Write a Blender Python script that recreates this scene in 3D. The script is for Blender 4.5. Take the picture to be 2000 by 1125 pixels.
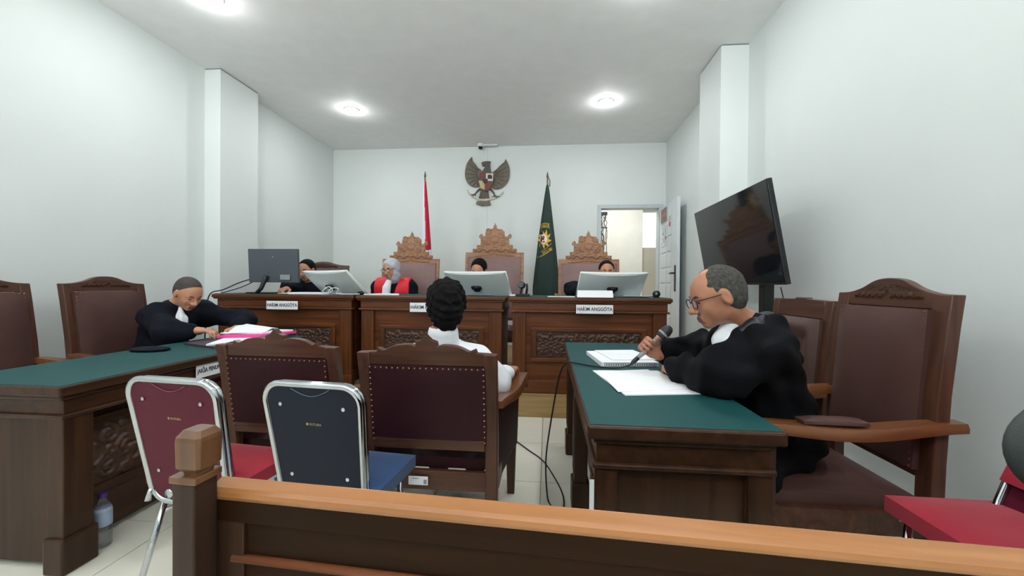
import bpy, bmesh, math, random
import numpy as np
from mathutils import Matrix, Vector
random.seed(7)
S = bpy.context.scene
COL = S.collection
PI = math.pi
for o in list(bpy.data.objects): bpy.data.objects.remove(o)

# ------------------------------------------------------------------ camera, world, lights, exposure
cam_d = bpy.data.cameras.new('camera'); cam = bpy.data.objects.new('camera', cam_d); COL.objects.link(cam)
cam_d.sensor_width = 36.0; cam_d.lens = 775.0/2000*36.0; cam_d.clip_start = 0.02
R_ = Vector((0.99600208, 0.08895262, 0.00820272)); U_ = Vector((-0.0088376, 0.00674569, 0.99993819)); F_ = Vector((-0.08889179, 0.99601302, -0.00750485))
cam.matrix_world = Matrix(((R_.x, U_.x, -F_.x, 0), (R_.y, U_.y, -F_.y, 0), (R_.z, U_.z, -F_.z, 1.2), (0, 0, 0, 1)))
S.camera = cam
w = bpy.data.worlds.new('world'); S.world = w; w.use_nodes = True
w.node_tree.nodes['Background'].inputs[0].default_value = (0.75, 0.85, 1.0, 1); w.node_tree.nodes['Background'].inputs[1].default_value = 0.3
S.view_settings.view_transform = 'Standard'; S.view_settings.look = 'None'; S.view_settings.gamma = 1.0
S.view_settings.use_curve_mapping = False; S.view_settings.exposure = 0.0
LAMP_W = 11.5            # every ceiling downlight, light straight down
GLOW_W = 3.5             # and the light its domed diffuser spreads sideways
CORRIDOR_W = 30.0
CEILING_FILL_W = 145.0       # added fill aimed up at the ceiling, set in a made-up rear window

# ------------------------------------------------------------------ materials
def srgb(c):
    return tuple(((x/255)/12.92 if x/255 <= 0.04045 else ((x/255+0.055)/1.055)**2.4) for x in c)
MATS = {}
def mat(name, col, rough=0.5, metal=0.0, bump=0.0, bscale=80, var=0.0, vscale=6, coat=0.0, emit=None, estr=1, alpha=1.0, trans=0.0, ior=1.45, spec=0.5, stretch=(1,1,1), sheen=0.0):
    if name in MATS: return MATS[name]
    m = bpy.data.materials.new(name); m.use_nodes = True; nt = m.node_tree; b = nt.nodes['Principled BSDF']
    c = srgb(col); b.inputs['Base Color'].default_value = (*c, 1); b.inputs['Roughness'].default_value = rough
    b.inputs['Metallic'].default_value = metal; b.inputs['Coat Weight'].default_value = coat; b.inputs['Coat Roughness'].default_value = 0.15
    b.inputs['IOR'].default_value = ior; b.inputs['Specular IOR Level'].default_value = spec
    b.inputs['Sheen Weight'].default_value = sheen
    if trans: b.inputs['Transmission Weight'].default_value = trans
    if alpha < 1: b.inputs['Alpha'].default_value = alpha
    if emit: b.inputs['Emission Color'].default_value = (*srgb(emit), 1); b.inputs['Emission Strength'].default_value = estr
    tc = nt.nodes.new('ShaderNodeTexCoord'); mp = nt.nodes.new('ShaderNodeMapping'); mp.inputs['Scale'].default_value = stretch
    nt.links.new(tc.outputs['Object'], mp.inputs[0])
    n = nt.nodes.new('ShaderNodeTexNoise'); n.inputs['Scale'].default_value = vscale; n.inputs['Detail'].default_value = 4
    nt.links.new(mp.outputs[0], n.inputs['Vector'])
    r = nt.nodes.new('ShaderNodeValToRGB'); v = max(var, 0.02)
    r.color_ramp.elements[0].position = 0.3; r.color_ramp.elements[1].position = 0.7
    r.color_ramp.elements[0].color = (*[x*(1-v) for x in c], 1); r.color_ramp.elements[1].color = (*[min(1, x*(1+v)) for x in c], 1)
    nt.links.new(n.outputs['Fac'], r.inputs[0]); nt.links.new(r.outputs[0], b.inputs['Base Color'])
    if bump:
        n2 = nt.nodes.new('ShaderNodeTexNoise'); n2.inputs['Scale'].default_value = bscale; n2.inputs['Detail'].default_value = 3
        nt.links.new(mp.outputs[0], n2.inputs['Vector'])
        bp = nt.nodes.new('ShaderNodeBump'); bp.inputs['Strength'].default_value = bump; bp.inputs['Distance'].default_value = 0.004
        nt.links.new(n2.outputs['Fac'], bp.inputs['Height']); nt.links.new(bp.outputs[0], b.inputs['Normal'])
    MATS[name] = m; return m
def wood(name, dark, light, axis='x', rough=0.42, coat=0.08, scale=1.0):
    if name in MATS: return MATS[name]
    m = bpy.data.materials.new(name); m.use_nodes = True; nt = m.node_tree; b = nt.nodes['Principled BSDF']
    tc = nt.nodes.new('ShaderNodeTexCoord'); mp = nt.nodes.new('ShaderNodeMapping')
    s = [14*scale, 14*scale, 14*scale]; s['xyz'.index(axis)] = 1.0*scale; mp.inputs['Scale'].default_value = s
    nt.links.new(tc.outputs['Object'], mp.inputs[0])
    n = nt.nodes.new('ShaderNodeTexNoise'); n.inputs['Scale'].default_value = 1.6; n.inputs['Detail'].default_value = 7; n.inputs['Distortion'].default_value = 0.7
    nt.links.new(mp.outputs[0], n.inputs['Vector'])
    r = nt.nodes.new('ShaderNodeValToRGB'); e = r.color_ramp.elements
    e[0].position = 0.28; e[1].position = 0.72; e[0].color = (*srgb(dark), 1); e[1].color = (*srgb(light), 1)
    nt.links.new(n.outputs['Fac'], r.inputs[0]); nt.links.new(r.outputs[0], b.inputs['Base Color'])
    bp = nt.nodes.new('ShaderNodeBump'); bp.inputs['Strength'].default_value = 0.12; bp.inputs['Distance'].default_value = 0.002
    nt.links.new(n.outputs['Fac'], bp.inputs['Height']); nt.links.new(bp.outputs[0], b.inputs['Normal'])
    b.inputs['Roughness'].default_value = rough; b.inputs['Coat Weight'].default_value = coat; b.inputs['Coat Roughness'].default_value = 0.22; b.inputs['Specular IOR Level'].default_value = 0.3
    MATS[name] = m; return m
M_wall = mat('white_wall_paint', (219,225,223), 0.6, bump=0.05, bscale=60, var=0.015, vscale=1.2)
M_ceil = mat('white_ceiling_paint', (238,239,238), 0.7, bump=0.03, bscale=60)
M_tile = mat('glossy_floor_tile', (224,222,208), 0.22, var=0.03, vscale=2)
M_grout = mat('grout', (150,148,138), 0.8)
M_dais = wood('dais_laminate', (140,112,72), (172,144,98), 'x', 0.5, 0.1)
WX = wood('desk_wood_x', (66,35,15), (114,62,28), 'x'); WY = wood('desk_wood_y', (66,35,15), (114,62,28), 'y'); WZ = wood('desk_wood_z', (62,33,14), (106,58,26), 'z')
DX = wood('dark_wood_x', (42,24,14), (70,43,25), 'x'); DY = wood('dark_wood_y', (42,24,14), (70,43,25), 'y'); DZ = wood('dark_wood_z', (40,23,13), (66,41,24), 'z')
CZ = wood('chair_wood', (58,34,25), (92,58,42), 'z', 0.38, 0.15)
CX = wood('chair_wood_x', (58,34,25), (92,58,42), 'x', 0.38, 0.15)
CARM = wood('chair_arm_wood', (86,49,25), (122,74,42), 'y', 0.33, 0.3)
TZ = wood('throne_wood', (134,96,70), (176,132,100), 'x', 0.5, 0.1)
BX = wood('bench_wood', (28,15,6), (44,25,10), 'x', 0.45, 0.05); BR = wood('bench_rail_wood', (136,86,47), (168,113,66), 'x', 0.25, 0.5)
BK = wood('bench_knob_wood', (82,54,34), (112,76,48), 'z', 0.3, 0.4)
BX.node_tree.nodes['Principled BSDF'].inputs['Specular IOR Level'].default_value = 0.1; BX.node_tree.nodes['Principled BSDF'].inputs['Coat Weight'].default_value = 0
CARV = wood('carved_wood', (52,33,24), (82,54,38), 'x', 0.45, 0.2)
M_felt = mat('green_felt', (16,68,68), 0.6, spec=0.3, bump=0.1, bscale=300, var=0.06, vscale=3)
M_leather = mat('brown_leather', (80,55,51), 0.42, spec=0.3, bump=0.15, bscale=160, var=0.12, vscale=5)
M_burg = mat('burgundy_leather', (48,20,25), 0.55, spec=0.25, bump=0.12, bscale=160, var=0.12, vscale=5)
M_thl = mat('throne_leather', (128,98,94), 0.42, bump=0.1, bscale=120, var=0.1, vscale=5)
M_stud = mat('brass_studs', (120,84,60), 0.35, 0.8)
M_chrome = mat('chrome', (190,194,198), 0.09, 1.0)
M_red = mat('red_fabric', (158,12,42), 0.85, bump=0.2, bscale=400, var=0.08, sheen=0.2)
M_blue = mat('blue_fabric', (36,68,112), 0.85, bump=0.2, bscale=400, var=0.08, sheen=0.2)
M_maroonp = mat('maroon_plastic', (84,14,38), 0.5, spec=0.3, var=0.04)
M_navyp = mat('navy_plastic', (13,23,40), 0.5, spec=0.3, var=0.04)
M_gold = mat('gold_print', (170,150,100), 0.5)
M_blackp = mat('black_plastic', (24,25,28), 0.4)
M_dkgrey = mat('dark_grey_plastic', (78,84,92), 0.45)
M_greyp = mat('grey_plastic', (140,146,150), 0.4)
M_whitep = mat('white_plastic', (226,230,228), 0.35)
M_monback = mat('monitor_back', (206,214,212), 0.4)
M_paper = mat('paper', (236,237,240), 0.7, var=0.01)
M_ink = mat('ink', (60,62,66), 0.8)
M_robe = mat('black_robe_cloth', (9,11,15), 0.9, bump=0.35, bscale=30, var=0.2, vscale=8, spec=0.2)
M_navyrobe = mat('navy_black_robe_cloth', (14,18,28), 0.9, bump=0.35, bscale=30, var=0.2, vscale=8, spec=0.2)
M_white_cloth = mat('white_cloth', (228,230,234), 0.8, bump=0.15, bscale=60, var=0.03)
M_red_cloth = mat('red_satin', (214,30,46), 0.55, bump=0.15, bscale=50, var=0.06)
M_hijab = mat('grey_headscarf', (176,180,188), 0.75, bump=0.2, bscale=60, var=0.05)
M_skin = mat('skin_tan', (192,138,108), 0.5, var=0.07, vscale=18, bump=0.06, bscale=200)
M_skin2 = mat('skin_brown', (172,118,92), 0.36, var=0.07, vscale=18, bump=0.06, bscale=200)
M_lip = mat('lips', (150,90,80), 0.45); M_lip2 = mat('lips_dark', (120,76,66), 0.45)
M_eye = mat('eye_dark', (30,22,20), 0.15)
M_hair = mat('black_hair', (13,12,13), 0.85, spec=0.2, bump=0.9, bscale=160, var=0.3, vscale=60)
M_hair_short = mat('cropped_hair', (66,60,60), 0.8, bump=0.4, bscale=300, var=0.25, vscale=90)
M_hair_grey = mat('greying_hair', (72,70,66), 0.85, spec=0.2, bump=0.6, bscale=220, var=0.4, vscale=70)
M_trouser = mat('dark_trousers', (30,30,34), 0.8)
M_screen = mat('tv_screen', (26,27,31), 0.07, spec=0.7)
M_pink = mat('pink_folder', (226,70,150), 0.6)
M_door = mat('door_white', (214,221,224), 0.45)
M_frame = mat('door_frame_grey', (190,199,203), 0.45)

# ------------------------------------------------------------------ helpers
def link(o, parent=None):
    COL.objects.link(o)
    if parent is not None: o.parent = parent
    return o
def tag(o, label=None, cat=None, group=None, kind=None):
    if label: o['label'] = label
    if cat: o['category'] = cat
    if group: o['group'] = group
    if kind: o['kind'] = kind
    return o
def thing(name, label, cat, loc=(0,0,0), rz=0.0, group=None):
    o = bpy.data.objects.new(name, None); o.empty_display_size = 0.1; COL.objects.link(o)
    o.location = loc; o.rotation_euler = (0, 0, rz); return tag(o, label, cat, group)
def copy_tree(o, parent=None):
    c = o.copy(); COL.objects.link(c)
    for k in ('label',):
        if parent is None and k in c: del c[k]
    if parent is not None: c.parent = parent
    for ch in list(o.children): copy_tree(ch, c)
    return c

class MB:
    def __init__(s): s.v = []; s.f = []; s.mi = []
    def add(s, vs, fs, mi=0):
        n = len(s.v); s.v += [tuple(map(float, p)) for p in vs]; s.f += [[n+i for i in f] for f in fs]; s.mi += [mi]*len(fs); return s
    def box(s, c, d, rot=None, mi=0, taper=None):
        x, y, z = [k/2 for k in d]; vs = []
        for sz in (-1, 1):
            t = 1 if (taper is None or sz > 0) else taper
            for sx, sy in ((-1,-1), (1,-1), (1,1), (-1,1)):
                p = Vector((sx*x*t, sy*y*t, sz*z))
                if rot is not None: p = rot @ p
                vs.append((p.x+c[0], p.y+c[1], p.z+c[2]))
        return s.add(vs, [(3,2,1,0), (4,5,6,7), (0,1,5,4), (1,2,6,5), (2,3,7,6), (3,0,4,7)], mi)
    def box2(s, a, b, mi=0):
        return s.box([(a[i]+b[i])/2 for i in range(3)], [abs(b[i]-a[i]) for i in range(3)], None, mi)
    def prism(s, pts, o, u, v, t, mi=0):      # polygon pts in (u,v), extruded by vector t
        o, u, v, t = map(Vector, (o, u, v, t)); a = [o+u*p[0]+v*p[1] for p in pts]; n = len(a)
        ar = sum(pts[i][0]*pts[(i+1) % n][1]-pts[(i+1) % n][0]*pts[i][1] for i in range(n))
        flip = (ar > 0) == (u.cross(v).dot(t) > 0)
        b = [p+t for p in a]
        fs = [list(range(n)), list(range(2*n-1, n-1, -1))]+[[i, n+i, n+(i+1) % n, (i+1) % n] for i in range(n)]
        if flip: fs = [f[::-1] for f in fs]
        return s.add(a+b, fs, mi)
    def tube(s, pts, r, seg=8, mi=0, closed=False, flat=None):
        pts = [Vector(p) for p in pts]; n = len(pts); rr = r if hasattr(r, '__len__') else [r]*n; vs = []; up = None
        for i, p in enumerate(pts):
            a = pts[(i-1) % n] if (closed or i > 0) else p; b = pts[(i+1) % n] if (closed or i < n-1) else p
            d = (b-a); d = d.normalized() if d.length > 1e-9 else Vector((0,0,1))
            if up is None: up = Vector((0,0,1)) if abs(d.z) < .9 else Vector((0,1,0))
            x = d.cross(up)
            x = x.normalized() if x.length > 1e-6 else d.orthogonal().normalized()
            y = x.cross(d).normalized(); up = y
            for k in range(seg):
                t = 2*PI*k/seg; fx, fy = (1, 1) if flat is None else flat
                q = p+x*(math.cos(t)*rr[i]*fx)+y*(math.sin(t)*rr[i]*fy); vs.append(q)
        fs = []
        for i in range(n if closed else n-1):
            for k in range(seg):
                j = (i+1) % n; fs.append((i*seg+k, i*seg+(k+1) % seg, j*seg+(k+1) % seg, j*seg+k))
        if not closed: fs += [tuple(range(seg-1, -1, -1)), tuple((n-1)*seg+k for k in range(seg))]
        return s.add(vs, fs, mi)
    def lathe(s, prof, c=(0,0,0), seg=16, rot=None, mi=0):
        vs = []; n = len(prof)
        for r, z in prof:
            for k in range(seg):
                p = Vector((r*math.cos(2*PI*k/seg), r*math.sin(2*PI*k/seg), z))
                if rot is not None: p = rot @ p
                vs.append((p.x+c[0], p.y+c[1], p.z+c[2]))
        fs = [(i*seg+k, i*seg+(k+1) % seg, (i+1)*seg+(k+1) % seg, (i+1)*seg+k) for i in range(n-1) for k in range(seg)]
        fs += [tuple(range(seg-1, -1, -1)), tuple((n-1)*seg+k for k in range(seg))]
        return s.add(vs, fs, mi)
    def ell(s, c, r, rot=None, seg=12, mi=0):
        vs = []; n = seg//2
        for i in range(n+1):
            a = -PI/2+PI*i/n
            for k in range(seg):
                p = Vector((r[0]*math.cos(a)*math.cos(2*PI*k/seg), r[1]*math.cos(a)*math.sin(2*PI*k/seg), r[2]*math.sin(a)))
                if rot is not None: p = rot @ p
                vs.append((p.x+c[0], p.y+c[1], p.z+c[2]))
        return s.add(vs, [(i*seg+k, i*seg+(k+1) % seg, (i+1)*seg+(k+1) % seg, (i+1)*seg+k) for i in range(n) for k in range(seg)], mi)
    def loft(s, rings, mi=0, caps=True):
        n = len(rings[0]); vs = [p for r in rings for p in r]
        fs = [(i*n+k, i*n+(k+1) % n, (i+1)*n+(k+1) % n, (i+1)*n+k) for i in range(len(rings)-1) for k in range(n)]
        if caps: fs += [tuple(range(n-1, -1, -1)), tuple((len(rings)-1)*n+k for k in range(n))]
        return s.add(vs, fs, mi)
    def build(s, name, m, parent=None, bevel=0, smooth=False, seg=2, label=None, kind=None, sub=0, autos=None):
        me = bpy.data.meshes.new(name); me.from_pydata(s.v, [], s.f); me.validate()
        for mm in (m if isinstance(m, (list, tuple)) else [m]): me.materials.append(mm)
        if any(s.mi) and len(me.polygons) == len(s.mi): me.polygons.foreach_set('material_index', s.mi)
        if smooth: me.polygons.foreach_set('use_smooth', [True]*len(me.polygons))
        if autos:
            me.polygons.foreach_set('use_smooth', [True]*len(me.polygons))
            try: me.set_sharp_from_angle(angle=autos)
            except Exception: pass
        me.update(); o = bpy.data.objects.new(name, me); link(o, parent)
        if bevel:
            b = o.modifiers.new('bevel', 'BEVEL'); b.width = bevel; b.segments = seg; b.limit_method = 'ANGLE'; b.angle_limit = 0.7; b.harden_normals = False
        if sub:
            b = o.modifiers.new('sub', 'SUBSURF'); b.levels = sub; b.render_levels = sub
        if label: o['label'] = label
        if kind: o['kind'] = kind
        return o
def pillow(name, c, d, m, parent, puff=0.02, rot=None, nx=10, ny=10, label=None, tuft=False):
    """upholstered pad: a box with a domed +z face; c centre, d size, rot maps its local axes"""
    mb = MB(); x, y, z = [k/2 for k in d]; vs = []; top = []
    def P(px, py, pz):
        p = Vector((px, py, pz)); p = rot @ p if rot is not None else p
        return (p.x+c[0], p.y+c[1], p.z+c[2])
    for j in range(ny+1):
        for i in range(nx+1):
            u = -1+2*i/nx; v = -1+2*j/ny; h = z+puff*(1-abs(u)**4)*(1-abs(v)**4)
            if tuft: h = z+puff*(1-abs(u)**6)*(1-abs(v)**6)-puff*0.9*(1 if max(abs(u)*1.0, abs(v)) < .68 else 0)
            vs.append(P(u*x, v*y, h))
    n = len(vs); fs = [(j*(nx+1)+i, j*(nx+1)+i+1, (j+1)*(nx+1)+i+1, (j+1)*(nx+1)+i) for j in range(ny) for i in range(nx)]
    ring = [i for i in range(nx+1)]+[(j*(nx+1)+nx) for j in range(1, ny+1)]+[ny*(nx+1)+i for i in range(nx-1, -1, -1)]+[j*(nx+1) for j in range(ny-1, 0, -1)]
    for k in ring:
        i = k % (nx+1); j = k//(nx+1); vs.append(P((-1+2*i/nx)*x, (-1+2*j/ny)*y, -z))
    for q in range(len(ring)):
        q2 = (q+1) % len(ring); fs.append((ring[q2], ring[q], n+q, n+q2))
    fs.append(tuple(n+q for q in range(len(ring)-1, -1, -1)))
    mb.add(vs, fs); return mb.build(name, m, parent, autos=0.9, label=label)
def text_obj(name, body, size, m, parent, loc, rot, extrude=0.0006, width=None, label=None, bold=0.0):
    cu = bpy.data.curves.new(name, 'FONT'); cu.body = body; cu.size = size; cu.extrude = extrude; cu.align_x = 'CENTER'; cu.align_y = 'CENTER'; cu.offset = bold; cu.resolution_u = 3
    t = bpy.data.objects.new('tmp', cu); COL.objects.link(t); dg = bpy.context.evaluated_depsgraph_get()
    me = bpy.data.meshes.new_from_object(t.evaluated_get(dg)); bpy.data.objects.remove(t)
    xs = [v.co.x for v in me.vertices]; sx = 1.0
    if width and xs: sx = width/(max(xs)-min(xs))
    for v in me.vertices: v.co.x *= sx
    me.materials.clear(); me.materials.append(m); o = bpy.data.objects.new(name, me); link(o, parent)
    o.location = loc; o.rotation_euler = rot
    if label: o['label'] = label
    return o
# ---- carving: ridges along curves in a height field
def spiral(cx, cy, r0, turns, a0, sgn=1, r1=0.004, n=26):
    return [(cx+(r0+(r1-r0)*t)*math.cos(a0+sgn*2*PI*turns*t), cy+(r0+(r1-r0)*t)*math.sin(a0+sgn*2*PI*turns*t)) for t in [k/n for k in range(n+1)]]
def mirror(cs, ax=0): return [[(-x, y) if ax == 0 else (x, -y) for x, y in c] for c in cs]
def rosette(cx, cy, r, petals=8):
    cs = [[(cx+r*.22*math.cos(t), cy+r*.22*math.sin(t)) for t in [2*PI*k/12 for k in range(13)]]]
    for p in range(petals):
        a = 2*PI*p/petals; c = []
        for t in [k/10 for k in range(11)]:
            w = math.sin(PI*t)*0.28; rr = r*(.32+.68*t); c.append((cx+rr*math.cos(a+w), cy+rr*math.sin(a+w)))
        for t in [k/10 for k in range(10, -1, -1)]:
            w = math.sin(PI*t)*0.28; rr = r*(.32+.68*t); c.append((cx+rr*math.cos(a-w), cy+rr*math.sin(a-w)))
        cs.append(c)
    return cs
def scrolls(w, h, sx=1.0, r=None):
    """a band of mirrored acanthus-like scrolls filling w x h"""
    r = r or h*0.24; cs = []; x = r*1.6
    while x < w/2-r*0.6:
        cs += [spiral(x, h*.2, r, 1.4, PI, -1), spiral(x+r*.6, -h*.22, r*.85, 1.3, 0, 1)]
        cs += [[(x-r*1.2+2.4*r*t, h*.36*math.sin(3*PI*t+x*9)) for t in [k/12 for k in range(13)]]]
        cs += [[(x+r*.9*math.cos(a), h*.2+r*1.25*math.sin(a)) for a in [PI*.1+PI*.5*k/6 for k in range(7)]]]
        x += r*2.05
    return cs+mirror(cs)
def carve_grid(w, h, curves, depth, line, res):
    nx = int(w/res)+1; ny = int(h/res)+1
    X, Y = np.meshgrid(np.linspace(-w/2, w/2, nx), np.linspace(-h/2, h/2, ny)); D = np.full(X.shape, 9.0)
    for c in curves:
        c = np.array(c); lo = c.min(0)-3*line; hi = c.max(0)+3*line
        i0, i1 = np.searchsorted(X[0], [lo[0], hi[0]]); j0, j1 = np.searchsorted(Y[:, 0], [lo[1], hi[1]])
        if i1 <= i0 or j1 <= j0: continue
        x = X[j0:j1, i0:i1]; y = Y[j0:j1, i0:i1]; d = np.full(x.shape, 9.0)
        for a, b in zip(c[:-1], c[1:]):
            ab = b-a; L = (ab**2).sum()+1e-12; t = np.clip(((x-a[0])*ab[0]+(y-a[1])*ab[1])/L, 0, 1)
            d = np.minimum(d, np.hypot(x-a[0]-t*ab[0], y-a[1]-t*ab[1]))
        D[j0:j1, i0:i1] = np.minimum(D[j0:j1, i0:i1], d)
    H = depth*np.sqrt(np.clip(1-(D/line)**2, 0, 1))
    return X, Y, H
def carved(name, w, h, curves, m, parent, o, u, v, n, depth=0.008, line=0.008, res=0.006, clip=None, label=None):
    X, Y, H = carve_grid(w, h, curves, depth, line, res); o, u, v, n = map(Vector, (o, u, v, n))
    ny, nx = X.shape; P = np.array(o)[None]+X.ravel()[:, None]*np.array(u)+Y.ravel()[:, None]*np.array(v)+H.ravel()[:, None]*np.array(n)
    mb = MB(); fs = []; flip = u.cross(v).dot(n) < 0
    for j in range(ny-1):
        for i in range(nx-1):
            if clip and not all(clip(X[j+b, i+a], Y[j+b, i+a]) for a in (0, 1) for b in (0, 1)): continue
            q = (j*nx+i, j*nx+i+1, (j+1)*nx+i+1, (j+1)*nx+i); fs.append(q[::-1] if flip else q)
    mb.add(P.tolist(), fs); return mb.build(name, m, parent, smooth=True, label=label)

# ------------------------------------------------------------------ signed-distance sculpting (people, cloth)
class SDF:
    def __init__(s, lo, hi, res):
        s.res = res; s.lo = np.array(lo, np.float32); n = [int(math.ceil((hi[i]-lo[i])/res))+1 for i in range(3)]
        s.ax = [np.float32(lo[i])+np.float32(res)*np.arange(n[i], dtype=np.float32) for i in range(3)]
        s.f = np.full(n, 1.0, np.float32)
    def sub(s, lo, hi):
        sl = []
        for i in range(3):
            a = int(np.searchsorted(s.ax[i], lo[i])); b = int(np.searchsorted(s.ax[i], hi[i])); sl.append(slice(a, b))
        return tuple(sl), s.ax[0][sl[0]][:, None, None], s.ax[1][sl[1]][None, :, None], s.ax[2][sl[2]][None, None, :]
    def put(s, sl, d, k, op):
        if d.size == 0: return
        a = s.f[sl]
        if op == 'u':
            r = np.minimum(a, d)
            if k > 0: h = np.maximum(k-np.abs(a-d), 0)/k; r = r-h*h*k*0.25
        else:
            d = -d; r = np.maximum(a, d)
            if k > 0: h = np.maximum(k-np.abs(a-d), 0)/k; r = r+h*h*k*0.25
        s.f[sl] = r
    def cap(s, a, b, ra, rb=None, k=0.02, op='u'):
        rb = ra if rb is None else rb; a = np.array(a, float); b = np.array(b, float); m = max(ra, rb)+k+3*s.res
        sl, x, y, z = s.sub(np.minimum(a, b)-m, np.maximum(a, b)+m); ab = b-a; L = float((ab**2).sum())+1e-9
        t = np.clip(((x-a[0])*ab[0]+(y-a[1])*ab[1]+(z-a[2])*ab[2])/L, 0, 1)
        d = np.sqrt((x-a[0]-t*ab[0])**2+(y-a[1]-t*ab[1])**2+(z-a[2]-t*ab[2])**2)-(ra+(rb-ra)*t)
        s.put(sl, d.astype(np.float32), k, op); return s
    def chain(s, pts, rs, k=0.02, op='u'):
        for i in range(len(pts)-1): s.cap(pts[i], pts[i+1], rs[i], rs[i+1], k, op)
        return s
    def ell(s, c, r, R=None, k=0.02, op='u'):
        R = np.eye(3) if R is None else np.array(R); c = np.array(c, float); m = max(r)+k+3*s.res
        sl, x, y, z = s.sub(c-m, c+m); x = x-c[0]; y = y-c[1]; z = z-c[2]
        q = [(x*R[0][i]+y*R[1][i]+z*R[2][i]) for i in range(3)]
        k0 = np.sqrt(sum((q[i]/r[i])**2 for i in range(3))); k1 = np.sqrt(sum((q[i]/(r[i]*r[i]))**2 for i in range(3)))+1e-6
        s.put(sl, (k0*(k0-1)/k1).astype(np.float32), k, op); return s
    def box(s, c, h, R=None, rad=0.01, k=0.01, op='u'):
        R = np.eye(3) if R is None else np.array(R); c = np.array(c, float); m = float(np.linalg.norm(h))+k+3*s.res
        sl, x, y, z = s.sub(c-m, c+m); x = x-c[0]; y = y-c[1]; z = z-c[2]
        q = [np.abs(x*R[0][i]+y*R[1][i]+z*R[2][i])-(h[i]-rad) for i in range(3)]
        d = np.sqrt(sum(np.maximum(a, 0)**2 for a in q))+np.minimum(np.maximum(np.maximum(q[0], q[1]), q[2]), 0)-rad
        s.put(sl, d.astype(np.float32), k, op); return s
    def clip(s, fn):                      # keep where fn<0
        x, y, z = s.ax[0][:, None, None], s.ax[1][None, :, None], s.ax[2][None, None, :]
        s.f = np.maximum(s.f, np.broadcast_to(fn(x, y, z), s.f.shape).astype(np.float32)); return s
    def folds(s, amp, waves):             # sum of warped sine waves, direction vectors in rad/m
        x, y, z = s.ax[0][:, None, None], s.ax[1][None, :, None], s.ax[2][None, None, :]
        for (kx, ky, kz, ph, a) in waves:
            s.f += np.float32(amp*a)*np.sin(kx*x+ky*y+kz*z+ph+0.9*np.sin(11*x+7*z+ph)+0.7*np.sin(9*y-8*z)).astype(np.float32)
        return s
    def mesh(s, name, m, parent, off=(0,0,0), regions=None, label=None):
        f = s.f; ins = f < 0; f = f.copy(); f[0] = f[-1] = 1; f[:, 0] = f[:, -1] = 1; f[:, :, 0] = f[:, :, -1] = 1; ins = f < 0
        A, B, C = [n-1 for n in f.shape]; cnt = np.zeros((A, B, C), np.int8)
        for a in (0, 1):
            for b in (0, 1):
                for c in (0, 1): cnt += ins[a:A+a, b:B+b, c:C+c]
        act = (cnt > 0) & (cnt < 8); I, J, K = np.nonzero(act); idx = np.full(act.shape, -1, np.int32); idx[act] = np.arange(len(I), dtype=np.int32)
        P = np.zeros((len(I), 3)); W = np.zeros(len(I))
        cor = [(a, b, c) for a in (0, 1) for b in (0, 1) for c in (0, 1)]; val = {c: f[I+c[0], J+c[1], K+c[2]].astype(float) for c in cor}
        for c in cor:
            for ax in range(3):
                if c[ax] == 0:
                    e = list(c); e[ax] = 1; e = tuple(e); va, vb = val[c], val[e]; mm = (va < 0) != (vb < 0)
                    t = np.where(mm, va/np.where(mm, va-vb, 1), 0)
                    for q in range(3): P[:, q] += mm*(c[q]+(t if q == ax else 0))
                    W += mm
        P = P/W[:, None]; P[:, 0] += I; P[:, 1] += J; P[:, 2] += K; P = P*s.res+s.lo[None].astype(float)
        quads = []
        for ax in range(3):
            sl0 = [slice(1, n-1) for n in f.shape]; sl0[ax] = slice(0, f.shape[ax]-1); sl1 = list(sl0); sl1[ax] = slice(1, f.shape[ax])
            a = ins[tuple(sl0)]; b = ins[tuple(sl1)]; o0 = [1, 1, 1]; o0[ax] = 0
            u, v = [(1, 2), (2, 0), (0, 1)][ax]
            for sgn in (0, 1):
                mm = (a & ~b) if sgn == 0 else (~a & b); g = [q+o for q, o in zip(np.nonzero(mm), o0)]
                def cell(du, dv):
                    h = [g[0], g[1], g[2]]; h[u] = h[u]-du; h[v] = h[v]-dv; return idx[h[0], h[1], h[2]]
                q = np.stack([cell(1, 1), cell(0, 1), cell(0, 0), cell(1, 0)], 1)
                quads.append(q if sgn == 0 else q[:, ::-1])
        Q = np.concatenate(quads).astype(np.int32); P = P-np.array(off)
        me = bpy.data.meshes.new(name); me.vertices.add(len(P)); me.vertices.foreach_set('co', P.astype(np.float32).ravel())
        me.loops.add(Q.size); me.loops.foreach_set('vertex_index', Q.ravel()); me.polygons.add(len(Q))
        me.polygons.foreach_set('loop_start', np.arange(0, Q.size, 4, dtype=np.int32)); me.polygons.foreach_set('use_smooth', np.ones(len(Q), bool))
        for mm in (m if isinstance(m, (list, tuple)) else [m]): me.materials.append(mm)
        if regions:
            cen = P[Q].mean(1)+np.array(off); mi = np.zeros(len(Q), np.int32)
            for i, fn in enumerate(regions): mi[fn(cen)] = i+1
            me.polygons.foreach_set('material_index', mi)
        me.update(); me.validate(); o = bpy.data.objects.new(name, me); link(o, parent)
        if label: o['label'] = label
        return o

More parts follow.
